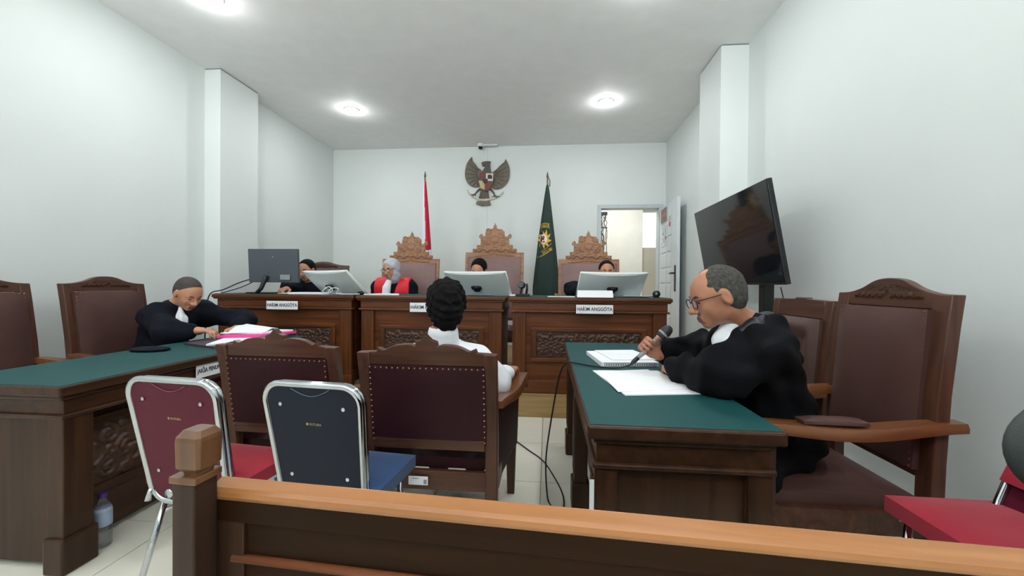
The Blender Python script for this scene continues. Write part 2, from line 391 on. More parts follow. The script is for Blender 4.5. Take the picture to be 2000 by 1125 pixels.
# ------------------------------------------------------------------ the room
def struct(name, mb, m, parent=None, label=None, bevel=0):
    o = mb.build(name, m, parent, bevel=bevel); o['kind'] = 'structure'
    if label: o['label'] = label
    return o
XL, XR, YB, YF, ZC = -3.66, 1.86, 6.5, -3.0, 3.48
fl = struct('floor', MB().box2((XL-.1, YF-.1, -.1), (XR+.1, YB, -.012)), M_grout, label='pale glossy tiled courtroom floor')
tile_me = None
for i in range(10):
    for j in range(12):
        x0 = XL+.02+i*.602; y0 = -3.0+.55*0+j*.602; x1 = min(x0+.598, XR-.001); y1 = min(y0+.598, 3.6)
        if x1-x0 < .05 or y1-y0 < .05: continue
        full = x1-x0 > .59 and y1-y0 > .59
        if full and tile_me:
            o = bpy.data.objects.new('floor_tile', tile_me); link(o, fl); o.location = (x0, y0, 0)
        else:
            o = MB().box2((0, 0, -.012), (x1-x0, y1-y0, 0)).build('floor_tile', M_tile, fl); o.location = (x0, y0, 0)
            if full: tile_me = o.data
        o['kind'] = 'structure'
ce = struct('ceiling', MB().box2((XL-.1, YF-.1, ZC), (XR+.1, YB+.1, ZC+.1)), M_ceil, label='plain white ceiling with recessed downlights')
wl = struct('wall_left', MB().box2((XL-.1, YF, 0), (XL, YB, ZC)), M_wall, label='white painted left wall')
struct('pilaster', MB().box2((XL, 3.94, 0), (XL+.18, 4.49, ZC-.012)), M_wall, wl, label='shallow pilaster of the left wall')
wr = struct('wall_right', MB().box2((XR, YF, 0), (XR+.1, YB, ZC)), M_wall, label='white painted right wall')
struct('pilaster', MB().box2((1.61, 3.91, 0), (XR, 4.43, ZC-.012)), M_wall, wr, label='shallow pilaster of the right wall')
struct('shadow_gap', MB().box2((XL, 3.945, ZC-.012), (XL+.175, 4.485, ZC)), mat('joint_dark', (120,124,128), .8), wl)
struct('shadow_gap', MB().box2((1.615, 3.915, ZC-.012), (XR, 4.425, ZC)), MATS['joint_dark'], wr)
struct('wall_front', MB().box2((XL-.1, YF-.1, 0), (XR+.1, YF, ZC)), M_wall, label='white wall behind the camera')
bw = MB(); DX0, DX1, DZ1 = .82, 1.78, 2.47
bw.box2((XL-.1, YB, 0), (DX0, YB+.14, ZC)); bw.box2((DX1, YB, 0), (XR+.1, YB+.14, ZC)); bw.box2((DX0, YB, DZ1), (DX1, YB+.14, ZC)); bw.box2((DX0, YB, 0), (DX1, YB+.14, .2))
struct('wall_back', bw, M_wall, label='white back wall behind the judges')
da = MB(); da.box2((XL, 3.6, 0), (XR, YB, .195)); dd = struct('dais', da, M_dais, label='low wooden platform under the judges desks')
struct('dais_top', MB().box2((XL, 3.595, .195), (XR, YB, .21)), M_dais, dd)
# corridor behind the doorway
cw = struct('wall_corridor', MB().box2((-.6, 8.2, 0), (1.9, 8.3, 3.2)).box2((3.2, 6.6, 0), (3.3, 9.6, 3.2)).box2((-.7, 6.64, 0), (-.6, 9.6, 3.2)).box2((-.7, 9.5, 0), (3.3, 9.6, 3.2)), mat('cream_wall_paint', (226,224,212), .7), label='cream corridor wall seen through the doorway')
struct('half_wall', MB().box2((1.9, 8.25, 0), (3.2, 8.35, 1.98)), mat('beige_board', (186,180,164), .6), cw, label='beige low partition in the corridor')
struct('window_1', MB().box2((1.95, 9.46, 1.4), (3.15, 9.5, 2.9)), mat('bright_window', (240,248,246), .5, emit=(225,245,240), estr=1.2), label='bright window at the end of the corridor')
struct('floor_corridor', MB().box2((-.7, 6.64, .1), (3.3, 9.6, .2)), M_tile)
struct('ceiling_corridor', MB().box2((-.7, 6.64, 3.2), (3.3, 9.6, 3.3)), M_ceil)
# door
dr = thing('door_1', 'white panelled door standing open against the right wall', None, (DX1, YB, .21)); dr['kind'] = 'structure'
fr = MB(); zt = DZ1-.21
fr.box2((DX0-DX1-.03, -.03, 0), (DX0-DX1+.03, .14, zt-.03)); fr.box2((-.03, -.03, 0), (.03, .14, zt-.03)); fr.box2((DX0-DX1-.03, -.03, zt-.03), (.03, .14, zt+.03))
o = fr.build('door_frame', M_frame, dr, bevel=.004); o['kind'] = 'structure'
LR = Matrix.Rotation(-.035, 3, 'Z')
def leafp(yy, zz, d=0):      # yy = distance from the hinge, d = out of the visible face
    p = LR @ Vector((-.02-d, -yy, 0)); return (p.x, p.y-.03, zz)
lf = MB(); lf.box(leafp(.49, 1.1, -.02), (.04, .96, 2.2), LR); leaf = lf.build('door_leaf', M_door, dr, bevel=.003); leaf['kind'] = 'structure'
for k in range(9):
    z = .14+k*.225
    if z+.1 > 2.15: continue
    for (a, b) in ((.12, .44), (.52, .68)):
        MB().box(leafp((a+b)/2, z+.1, .004), (.008, b-a, .19), LR).build('door_panel', M_door, leaf, bevel=.004)
MB().box(leafp(.9, 1.1, .006), (.01, .05, .36), LR).build('handle_plate', M_blackp, leaf, bevel=.003)
h = MB(); h.tube([leafp(.9, 1.17, .01), leafp(.9, 1.17, .05), leafp(.8, 1.17, .052)], .011, 8); h.build('door_lever', M_blackp, leaf, smooth=True)
MB().box(leafp(.9, 1.03, .012), (.014, .02, .035), LR).build('key_cylinder', M_chrome, leaf)
sticker = mat('brown_sticker', (150,118,112), .6, var=.25, vscale=12)
MB().box(leafp(.30, 2.06, .012), (.003, .30, .20), LR).build('sticker', sticker, leaf, label='brown rectangular sticker')
for k in range(4): MB().box(leafp(.21+k*.06, 2.06, .015), (.002, .03, .05), LR).build('sticker_mark', mat('sticker_mark', (186,150,140), .6), leaf)
MB().box(leafp(.64, 1.98, .012), (.003, .08, .03), LR).build('sticker', mat('yellow_print', (206,190,120), .6), leaf, label='small yellow label strip')
MB().lathe([(.038, 0), (.038, .004)], leafp(.64, 1.88, .010), 16, LR @ Matrix.Rotation(-PI/2, 3, 'Y')).build('sticker', mat('red_print', (200,90,100), .6), leaf, label='round red emblem sticker')
MB().box(leafp(.28, 1.72, .012), (.002, .22, .26), LR).build('sticker', mat('pale_notice', (226,231,233), .7), leaf, label='pale notice sheet')
for zz, a, b in ((1.78, .25, .30), (1.70, .24, .28), (1.66, .30, .34), (1.64, .2, .23)): MB().box(leafp((a+b)/2, zz, .014), (.002, b-a, .03), LR).build('notice_mark', mat('notice_ink', (150,160,166), .7), leaf)

# ------------------------------------------------------------------ ceiling downlights
def downlight(x, y, label):
    t = thing('downlight', label, 'ceiling light', (x, y, ZC), 0, 'round recessed ceiling downlights')
    MB().tube([(.086*math.cos(a), .086*math.sin(a), -.003) for a in [2*PI*k/28 for k in range(28)]], .009, 8, closed=True).build('trim_ring', M_whitep, t, smooth=True)
    MB().lathe([(.078, -.001), (.076, -.008), (.05, -.016), (.001, -.019)], (0,0,0), 28).build('lens', mat('lamp_lens', (255,255,255), .5, emit=(235,243,255), estr=14), t)
    d = bpy.data.lights.new('lamp', 'AREA'); d.shape = 'DISK'; d.size = .14; d.energy = LAMP_W; d.color = (.97, .99, 1.0)
    l = bpy.data.objects.new('lamp', d); COL.objects.link(l); l.parent = t; l.location = (0, 0, -.024)
    d = bpy.data.lights.new('lamp_glow', 'POINT'); d.shadow_soft_size = .03; d.energy = GLOW_W; d.color = (.97, .99, 1.0)
    l = bpy.data.objects.new('lamp_glow', d); COL.objects.link(l); l.parent = t; l.location = (0, 0, -.10)
for x, y, lab in ((-2.57, 5.0, 'left of the two round white downlights in view on the ceiling'), (.70, 5.0, 'right of the two round white downlights in view on the ceiling'), (-2.7, 2.95, 'round downlight above the prosecutor table, just out of view'), (.72, 2.95, 'round downlight above the table of the man with glasses, just out of view'), (-2.6, .9, 'round downlight over the public benches, left, out of view'), (.7, .9, 'round downlight over the public benches, right, out of view'), (-2.6, -1.2, 'round downlight behind the camera, left'), (.7, -1.2, 'round downlight behind the camera, right')):
    downlight(x, y, lab)
added_win = struct('window_added', MB().box2((-3.1, YF, 1.60), (1.3, YF+.03, 2.85)), mat('added_frame_white', (225,228,228), .4), label='made-up wide blinded window behind the camera, housing the ceiling fill light')  # invented window, unseen, put in to house the fill light
for k in range(4): struct('added_pane', MB().box2((-3.04+k*1.08, YF+.03, 1.66), (-2.02+k*1.08, YF+.04, 2.79)), mat('added_glow_glass', (225,235,245), .1, emit=(225,235,245), estr=.8), added_win)  # made-up panes that glow beside the fill light
for k in range(14):
    o = MB().box((-.9, YF+.09, 1.68+k*.085), (4.3, .07, .003), Matrix.Rotation(.6, 3, 'X')).build('added_slat', M_whitep, added_win)  # slats of the same made-up window
d = bpy.data.lights.new('ceiling_fill', 'AREA'); d.shape = 'RECTANGLE'; d.size = 4.2; d.size_y = 1.7; d.energy = CEILING_FILL_W; d.color = (.97, .99, 1.0); d.spread = 1.9; d.size_y = 1.0  # added area fill, tilted up to brighten the ceiling; no source known here
l = bpy.data.objects.new('ceiling_fill', d); COL.objects.link(l); l.location = (-.9, YF+.42, 2.2); l.rotation_euler = (PI/2, 0, 0); l.rotation_euler = (PI/2+.7, 0, 0)
d = bpy.data.lights.new('corridor_lamp', 'AREA'); d.shape = 'RECTANGLE'; d.size = 1.2; d.size_y = .3; d.energy = CORRIDOR_W
l = bpy.data.objects.new('corridor_lamp', d); COL.objects.link(l); l.location = (1.2, 7.3, 3.17)

# ------------------------------------------------------------------ judges desks
def judge_desk(x0, x1, label):
    W = x1-x0; t = thing('judge_desk', label, 'desk', (x0, 3.6, .21), 0); H = .88; Dp = .66
    cxm = W/2; E = .0
    MB().box2((0, 0, .845), (W, Dp, .88)).build('top', WX, t, bevel=.010)
    MB().box2((.012, .012, .832), (W-.012, Dp, .846)).build('cornice', WX, t, bevel=.005)
    MB().box2((.015, .02, .879), (W-.015, Dp-.02, .884)).build('felt_top', M_felt, t, bevel=.002)
    MB().box2((.035, .035, .76), (W-.035, Dp-.03, .836)).build('frieze', WX, t, bevel=.004)
    MB().box2((.02, .02, .742), (W-.02, Dp-.03, .76)).build('ledge', WX, t, bevel=.006)
    MB().box2((.04, .075, .04), (W-.04, .095, .745)).build('front_panel', WX, t)
    for a, b in ((.04, .06), (W-.06, W-.04)): MB().box2((a, .09, .04), (b, Dp-.04, .745)).build('side_panel', WY, t)
    for a in (.04, W-.16):
        MB().box2((a, .04, .1), (a+.12, .1, .742)).build('pilaster', WZ, t, bevel=.005)
        MB().box2((a-.008, .03, .1), (a+.128, .1, .16)).build('pilaster_base', WZ, t, bevel=.006)
    MB().box2((.03, .025, 0), (W-.03, .1, .12)).build('plinth', WX, t, bevel=.005)
    # raised frame round the carved panel
    fw = W-.42; f0 = .21; z0, z1 = .285, .60
    for a_, b_ in ((z1-.035, z1), (z0, z0+.035)): MB().box2((f0, .055, a_), (f0+fw, .08, b_)).build('panel_rail', WX, t, bevel=.004)
    for a_ in (f0, f0+fw-.05): MB().box2((a_, .055, z0+.035), (a_+.05, .08, z1-.035)).build('panel_stile', WZ, t, bevel=.004)
    cw_, ch_ = fw-.1, z1-z0-.07
    cs = rosette(-cw_*.36, 0, ch_*.42, 8)+mirror(rosette(-cw_*.36, 0, ch_*.42, 8))+rosette(0, 0, ch_*.4, 6)
    for sx in (-1, 1):
        for cx in (.16, .24):
            cs += [spiral(sx*cw_*cx, ch_*.2, ch_*.2, 1.4, 0, sx), spiral(sx*cw_*cx, -ch_*.2, ch_*.2, 1.4, PI, sx)]
        cs += [[(sx*(cw_*.08+cw_*.2*k/14), ch_*.38*math.sin(k*.9)) for k in range(15)]]
        cs += [spiral(sx*cw_*.46, ch_*.28, ch_*.16, 1.2, 0, sx), spiral(sx*cw_*.46, -ch_*.28, ch_*.16, 1.2, 0, -sx)]
    carved('carved_panel', cw_, ch_, cs, CARV, t, (f0+fw/2, .068, (z0+z1)/2), (1,0,0), (0,0,1), (0,-1,0), .012, .0085, .0065)
    return t
judge_desk(-3.274, -1.826, 'left carved wooden judge desk on the platform, below the black monitor')
judge_desk(-1.806, -.378, 'middle carved wooden judge desk, behind the seated man in white')
judge_desk(-.358, 1.103, 'right carved wooden judge desk beside the open door')
def desk_sign(name, txt, w, h, loc, rz, label, pins=True, size=.03, tw=None):
    t = thing(name, label, 'sign', loc, rz)
    MB().box((0, 0, 0), (w, .003, h)).build('card', M_paper, t)
    text_obj('lettering', txt, size, M_ink, t, (0, -.0022, .0), (PI/2, 0, 0), width=tw or w*.96, bold=.0008)
    if pins:
        for px in (-w*.3, w*.29): MB().ell((px, -.004, h*.26), (.004, .003, .004), seg=8).build('pin', M_ink, t, smooth=True)
    return t
desk_sign('name_sign', 'HAKIM ANGGOTA', .315, .08, (-2.517, 3.57, .99), 0, 'white name card on the left judge desk, letters running edge to edge', size=.043)
desk_sign('name_sign', 'HAKIM KETUA', .28, .085, (-1.125, 3.57, .987), 0, 'white name card on the middle judge desk, half hidden by a head', size=.043)
desk_sign('name_sign', 'HAKIM ANGGOTA', .323, .078, (.418, 3.57, .99), 0, 'white name card on the right judge desk under a folded sheet', size=.043)

# ------------------------------------------------------------------ side desks with green tops
def side_desk(L, W, loc, rz, label, carvedp=True):
    t = thing('side_desk', label, 'table', loc, rz); H = .78; rec = .15
    t1 = MB().box2((0, 0, .735), (L, W, .778)).build('top', DX, t, bevel=.008)
    MB().box2((.008, .008, .7775), (L-.008, W-.008, .7805)).build('felt_top', M_felt, t, bevel=.002)
    MB().box2((.02, .02, .715), (L-.02, W-.02, .737)).build('cornice', DX, t, bevel=.008)
    MB().box2((.035, .03, .655), (L-.035, W-.03, .716)).build('frieze', DX, t, bevel=.003)
    MB().box2((.02, .018, .638), (L-.02, W-.018, .656)).build('ledge', DX, t, bevel=.006)
    posts = [(0.03, .025), (L-.14, .025), (.03, W-.095), (L-.14, W-.095)]
    if not carvedp: posts.append((L*.42, .025))
    for a, b in posts:
        MB().box2((a, b, .14), (a+.11, b+.07, .64)).build('corner_post', DZ, t, bevel=.004)
        MB().box2((a-.012, b-.012, 0), (a+.122, b+.082, .15)).build('post_plinth', DZ, t, bevel=.008)
        if not carvedp:
          for q in range(4): MB().box2((a+.018+q*.022, b-.004, .2), (a+.028+q*.022, b+.002, .6)).build('flute', DZ, t)
    for a in (.055, L-.075): MB().box2((a, .09, .03), (a+.02, W-.09, .645)).build('end_panel', DZ, t)
    MB().box2((.14, rec, .03), (L-.14, rec+.02, .66)).build('front_panel', DX, t)
    if carvedp:
        n = 2; seg = (L-.30)/n
        for k in range(n):
            a = .15+k*seg; z0, z1 = .22, .58
            for q0, q1, w0, w1 in ((a+.02, a+seg-.02, z1-.04, z1), (a+.02, a+seg-.02, z0, z0+.04), (a+.02, a+.06, z0+.04, z1-.04), (a+seg-.06, a+seg-.02, z0+.04, z1-.04)):
                MB().box2((q0, rec-.02, w0), (q1, rec, w1)).build('panel_frame', DX, t, bevel=.004)
            cw_, ch_ = seg-.12, z1-z0-.08; cs = rosette(0, 0, ch_*.45, 8)
            for sx in (-1, 1):
                for sy in (-1, 1):
                    cs += [spiral(sx*cw_*.34, sy*ch_*.28, ch_*.17, 1.5, PI/2, sx*sy), spiral(sx*cw_*.2, sy*ch_*.38, ch_*.1, 1.3, 0, sx), [(sx*cw_*(.15+.3*q/8), sy*ch_*(.05+.12*math.sin(q))) for q in range(9)]]
            carved('carved_panel', cw_, ch_, cs, CARV, t, (a+seg/2, rec-.004, (z0+z1)/2), (1,0,0), (0,0,1), (0,-1,0), .014, .010, .0065)
    else:
        MB().box2((L-.032, .010, .12), (L-.029, .024, .60)).build('edge_tape', M_whitep, t, label='narrow white strip along the corner post')
    return t
side_desk(1.61, .635, (-1.93, 1.41, 0), PI/2, 'long green-topped desk with carved front along the left wall', True)
side_desk(1.76, .575, (.125, 2.97, 0), -PI/2, 'green-topped desk in front of the man with glasses', False)
desk_sign('name_sign', 'JAKSA PENUNTUT', .215, .078, (-1.945, 2.15, .70), PI/2, 'white name card on the front edge of the left green desk', size=.034)

# ------------------------------------------------------------------ armchairs
def studs(pts, parent, n=(0,-1,0), r=.0055):
    mb = MB(); n = Vector(n); base = [(1,0), (.5,.87), (-.5,.87), (-1,0), (-.5,-.87), (.5,-.87)]
    for p in pts:
        p = Vector(p); u = n.orthogonal().normalized(); v = n.cross(u)
        vs = [p+u*(r*a)+v*(r*b) for a, b in base]+[p+n*r*.7]
        mb.add(vs, [(i, (i+1) % 6, 6) for i in range(6)])
    o = mb.build('nail_trim', M_stud, parent); o['kind'] = 'stuff'; return o
def smooth_pts(pts, n=6):
    """Catmull-Rom through 2-D points"""
    out = []
    for i in range(len(pts)-1):
        p0 = pts[max(i-1, 0)]; p1 = pts[i]; p2 = pts[i+1]; p3 = pts[min(i+2, len(pts)-1)]
        for k in range(n):
            t = k/n; out.append(tuple(.5*(2*p1[q]+(-p0[q]+p2[q])*t+(2*p0[q]-5*p1[q]+4*p2[q]-p3[q])*t*t+(-p0[q]+3*p1[q]-3*p2[q]+p3[q])*t**3) for q in range(2)))
    return out+[tuple(pts[-1])]
def armchair(name, label, loc, rz, bw=.61, top=.90, crest='carved', seat_h=.42, D=.52, W=None, arm_h=.66, rec=.14, leather=None, wood_=None, wx=None, armw=None, panel=None, side=True, pad=False, arms=True, group=None, frame=.055, arm_front=.1, peak=.07, tuft=False, pan_top=None, front_w=None):
    L = leather or M_leather; wd = wood_ or CZ; wx = wx or CX; aw = armw or CARM
    t = thing(name, label, 'chair', loc, rz, group); W = W or bw; yb = -D/2; th = .045; FW = front_w or W
    sh = lambda z: max(0, z-seat_h)*rec
    def shear(mb): mb.v = [(x, y-sh(z), z) for x, y, z in mb.v]; return mb
    for s in (-1, 1):
        b = MB(); xs = s*(bw/2-frame/2); rings = []
        for z in (0, seat_h*.5, seat_h, seat_h+.12, (seat_h+top)/2, top-.12, top):
            sw = .012*math.sin(PI*max(0, z-seat_h)/(top-seat_h)); y_ = yb-sh(z)+sw
            rings.append([(xs-frame/2, y_-th, z), (xs+frame/2, y_-th, z), (xs+frame/2, y_, z), (xs-frame/2, y_, z)])
        b.loft(rings).build('back_stile', wd, t, bevel=.004, autos=.5)
    ct = top-.055; low = seat_h+.05
    shear(MB().box2((-bw/2+frame, yb-th, low), (bw/2-frame, yb, low+.05))).build('lower_rail', wx, t, bevel=.004)
    h = bw/2
    if crest == 'carved':
        P = smooth_pts([(-h, top), (-h*.72, top+.004)], 2)+[(-h*.70, top+.022), (-h*.62, top+.010)]+smooth_pts([(-h*.6, top+.012), (-h*.45, top+.032), (-h*.25, top+.038), (-h*.16, top+.030)], 4)+[(-h*.15, top+.05), (-h*.07, top+.058), (0, top+peak+.01), (h*.07, top+.058), (h*.15, top+.05)]
        P += smooth_pts([(h*.16, top+.030), (h*.25, top+.038), (h*.45, top+.032), (h*.6, top+.012)], 4)+[(h*.62, top+.010), (h*.70, top+.022)]+smooth_pts([(h*.72, top+.004), (h, top)], 2)
    elif crest == 'arch':
        P = smooth_pts([(-h, top), (-h*.75, top+.004), (-h*.5, top+peak*.35), (-h*.25, top+peak*.85), (0, top+peak), (h*.25, top+peak*.85), (h*.5, top+peak*.35), (h*.75, top+.004), (h, top)], 4)
    elif crest == 'clipped':
        P = [(-h, top-.07), (-h*.86, top-.065), (-h*.72, top), (-h*.2, top+.004), (-h*.18, top+.012), (h*.18, top+.012), (h*.2, top+.004), (h*.72, top), (h*.86, top-.065), (h, top-.07)]
        ct = top-.10
    if crest == 'throne':
        k = bw/.768; Q = [(.384,0), (.290,0), (.290,.046), (.238,.046), (.238,.092), (.187,.092), (.187,.185), (.13,.205), (.125,.255), (.09,.285), (.04,.29), (.02,.305), (0,.335)]
        Q = [(x*k, top+z) for x, z in Q]; P = [(-x, z) for x, z in Q]+[(x, z) for x, z in reversed(Q[:-1])]
    zb = [z for x, z in (P[0], P[-1])]
    cm = MB().prism([(-bw/2+.001, min(ct, P[0][1]-.02))]+P+[(bw/2-.001, min(ct, P[0][1]-.02))], (0, yb, 0), (1,0,0), (0,0,1), (0,-th*.8, 0))
    shear(cm).build('crest_rail', TZ if crest == 'throne' else wx, t, bevel=.004)
    pt = pan_top or ct; pw = bw-2*frame*.8; ph = pt-(low+.03); Rf = Matrix.Rotation(-PI/2+math.atan(rec), 3, 'X'); zc = (pt+low+.03)/2
    # local z -> +y (front) for the pad
    Rfront = Matrix(((1,0,0), (0,0,1), (0,-1,0))).transposed(); ang = math.atan(rec)
    Rfront = Matrix.Rotation(ang, 3, 'X') @ Matrix(((-1,0,0), (0,0,1), (0,1,0)))
    pillow('back_pad', (0, yb-sh(zc)+.012, zc), (pw+(.0 if tuft else .0), ph, .03), L, t, .03, Rfront, tuft=tuft, nx=14, ny=16)
    Rrear = Matrix.Rotation(ang, 3, 'X') @ Matrix(((1,0,0), (0,0,-1), (0,1,0)))
    pillow('rear_panel', (0, yb-sh(zc)-th+.008, zc), (pw-.01, ph, .012), panel or M_burg, t, .006, Rrear)
    ns = []
    for side_y, off in ((yb+.028, 1), (yb-th-.001, -1)):
        pp = []; nz = max(6, int(ph/.026)); nxn = max(6, int(pw/.026))
        for q in range(nz+1): z = low+.04+(ph-.02)*q/nz; pp += [(-pw/2+.012, side_y-sh(z), z), (pw/2-.012, side_y-sh(z), z)]
        for q in range(1, nxn): x = -pw/2+.012+(pw-.024)*q/nxn; pp += [(x, side_y-sh(pt-.012), pt-.012)]
        if (off == -1) == (crest == 'carved') or off == 1: studs(pp, t, (0, off, rec*off))
    if crest in ('arch', 'carved'):
        cs = scrolls(bw*.62, .07, r=.016)+rosette(0, .012, .03, 5); yy, nn = (yb+.002, (0,1,0)) if crest == 'arch' else (yb-th-.0, (0,-1,0))
        if crest == 'arch':
            z_ = top-.008+peak*.3; carved('crest_carving', bw*.62, .075, cs, CARV, t, (0, yb-sh(z_)+.001, z_), (1,0,0), (0,rec*-1,1), nn, .006, .005, .005, clip=lambda x, z: abs(x) < bw*.31 and z < peak*.9*(math.cos(PI*min(1, abs(x)/(bw*.42)))*.5+.35)-peak*.3)
    if crest == 'throne':
        k = bw/.768; hh = .30; ww = .60*k
        cs = rosette(0, .02, .05, 8)
        for sx in (-1, 1):
            cs += [spiral(sx*.075*k, .095, .035, 1.6, PI/2, -sx), spiral(sx*.10*k, -.02, .045, 1.6, 0, sx), spiral(sx*.19*k, -.075, .04, 1.6, PI, -sx), spiral(sx*.06*k, -.09, .035, 1.5, PI/2, sx), spiral(sx*.155*k, .03, .028, 1.3, 0, -sx), spiral(sx*.26*k, -.125, .028, 1.3, 0, sx), [(sx*k*(.01+.27*q/14), -.12+.02*math.sin(q*1.1)) for q in range(15)], [(sx*k*(.03+.1*math.sin(q*.3)), .14-.02*q) for q in range(12)]]
        inside = lambda x, z: (lambda ax, zz: any(ax < a and zz < b for a, b in ((.285*k, .04), (.232*k, .086), (.182*k, .18), (.12*k, .245), (.085*k, .275))))(abs(x), z+.15-.0)
        zc2 = top+.15-.0; carved('crest_carving', ww, .42, [[(x, z-.0) for x, z in c] for c in cs]+[[(sx*k*.25, -.19), (sx*k*.02, -.17)] for sx in (-1, 1)], TZ, t, (0, yb-sh(zc2)+.004, zc2), (1,0,0), (0,-rec,1), (0,1,0), .012, .009, .0065, clip=lambda x, z: inside(x, z-.0) and z > -.2)
        for sx in (-1, 1):
            mb = MB(); z = top+.20; mb.tube([(sx*(.19*k+p[0]), yb-sh(z)-.015, z+p[1]) for p in spiral(0, 0, .026, 1.3, PI/2, sx)], .010, 6)
            mb.build('crest_scroll', TZ, t, smooth=True)
            mb = MB(); z = top+.265; mb.tube([(sx*(.085*k+p[0]), yb-sh(z)-.015, z+p[1]) for p in spiral(0, 0, .03, 1.2, 0, sx)], .010, 6)
            mb.build('crest_scroll', TZ, t, smooth=True)
        MB().lathe([(.002, -.02), (.018, -.01), (.022, .01), (.010, .025), (.004, .045), (.001, .05)], (0, yb-sh(top+.32)-.018, top+.315), 8).build('finial', TZ, t, smooth=True)
    # seat
    pillow('seat_cushion', (0, .01, seat_h-.035), (W-.07, D-.02, .05), panel or L, t, .03, None)
    MB().box2((-W/2+.02, D/2-.04, seat_h-.14), (W/2-.02, D/2, seat_h-.055)).build('seat_rail', wx, t, bevel=.004)
    MB().box2((-W/2+.02, yb-.03, seat_h-.14), (W/2-.02, yb, seat_h-.055)).build('seat_rail', wx, t, bevel=.004)
    for s in (-1, 1): MB().box((s*(W/2-.02), 0, seat_h-.098), (.04, D-.02, .085)).build('side_rail', wx, t, bevel=.004)
    for s in (-1, 1):
        b = MB(); b.box((s*(FW/2-.035), D/2-.02, (seat_h-.05)/2), (.06, .06, seat_h-.05), taper=.68); b.build('leg', wd, t, bevel=.004)
    if arms:
        for s in (-1, 1):
            x0 = s*(bw/2-.01); x1 = s*(FW/2+.02); rings = []
            N = 14; yA, yE = yb-.10*(1 if pad else .3), D/2+arm_front
            for q in range(N+1):
                u = q/N; y = yA+(yE-yA)*u; x = x0+(x1-x0)*u; z = arm_h+.012*math.cos(u*2*PI)-.012*u; wdt = .030+.012*math.sin(PI*u)+.008*u; tk = .016+.004*math.sin(PI*u)
                rings.append([(x-wdt, y, z-tk), (x-wdt*1.05, y, z), (x-wdt*.8, y, z+tk), (x+wdt*.8, y, z+tk), (x+wdt*1.05, y, z), (x+wdt, y, z-tk)])
            ar = MB().loft(rings); ar.lathe([(.001, -.036), (.03, -.036), (.034, -.03), (.034, .03), (.03, .036), (.001, .036)], (x1, yE-.045, arm_h-.035), 14, Matrix.Rotation(PI/2, 3, 'Y')).build('arm', aw, t, autos=.9)
            if pad: pillow('arm_pad', ((x0+x1)/2, .06, arm_h+.018), (.055, .22, .012), panel or L, t, .010, None, label='leather pad on the wooden arm')
            b = MB(); b.box((s*(FW/2-.025), D/2-.01, (seat_h-.06+arm_h-.02)/2), (.05, .055, arm_h-.02-(seat_h-.06))); b.build('arm_post', wd, t, bevel=.006)
            if side:
                q = [(yb, seat_h-.12), (D/2-.03, seat_h-.12), (D/2-.03, arm_h-.02), (yb, arm_h-.02)]
                mb = MB(); xa, xb = x0, x1-s*.01
                for xx in (0, -s*.022): mb.v += [(xa+xx-s*.005, yb, seat_h-.13), (xb+xx-s*.01, D/2-.03, seat_h-.13), (xb+xx, D/2-.03, arm_h-.02), (xa+xx, yb, arm_h-.02)]
                mb.f += [[0,1,2,3], [7,6,5,4], [0,4,5,1], [1,5,6,2], [2,6,7,3], [3,7,4,0]]; mb.mi += [0]*6
                mb.build('side_panel', panel or L, t, bevel=.004)
    return t
# two carved chairs in front, backs to the camera
c1 = armchair('armchair', 'carved burgundy armchair with its back to us, holding the man in white', (-.515, 2.03, 0), 0.0, bw=.61, top=.905, crest='carved', seat_h=.42, D=.54, arm_h=.66, panel=M_burg, leather=M_burg, front_w=.70, arm_front=.08, group='carved armchairs seen from behind')
c2 = copy_tree(c1); c2.location = (-1.262, 2.13, 0); c2.rotation_euler.z = -.03
tag(c2, 'empty carved burgundy armchair with its back to us, behind the blue chair', 'chair', 'carved armchairs seen from behind')
# chairs along the walls
c3 = armchair('armchair', 'brown leather wooden armchair of the robed man at the left green desk', (-2.93, 2.70, 0), -PI/2+.02, bw=.56, top=1.185, crest='arch', seat_h=.45, D=.54, arm_h=.68, rec=.12, side=False, peak=.055, group='arched armchairs along the left wall', arm_front=.0)
c4 = copy_tree(c3); c4.location = (-2.98, 2.02, 0); c4.rotation_euler.z = -PI/2+.03
tag(c4, 'empty brown leather wooden armchair at the left edge, cut by the frame', 'chair', 'arched armchairs along the left wall')
c5 = armchair('armchair', 'large brown leather armchair with padded arms behind the man with glasses', (1.085, 1.805, 0), PI/2, bw=.55, top=1.178, crest='arch', seat_h=.45, D=.56, arm_h=.70, rec=.08, side=False, pad=True, peak=.065, arm_front=.08, frame=.07)
c6 = armchair('armchair', 'dark chair with tufted leather back between the TV stand and large armchair', (1.15, 2.46, 0), PI/2, bw=.54, top=1.13, crest='clipped', seat_h=.45, D=.54, arm_h=.64, rec=.08, side=False, tuft=True, leather=mat('dark_brown_leather', (82,62,56), .3, bump=.1, var=.1), frame=.06, arm_front=.04)
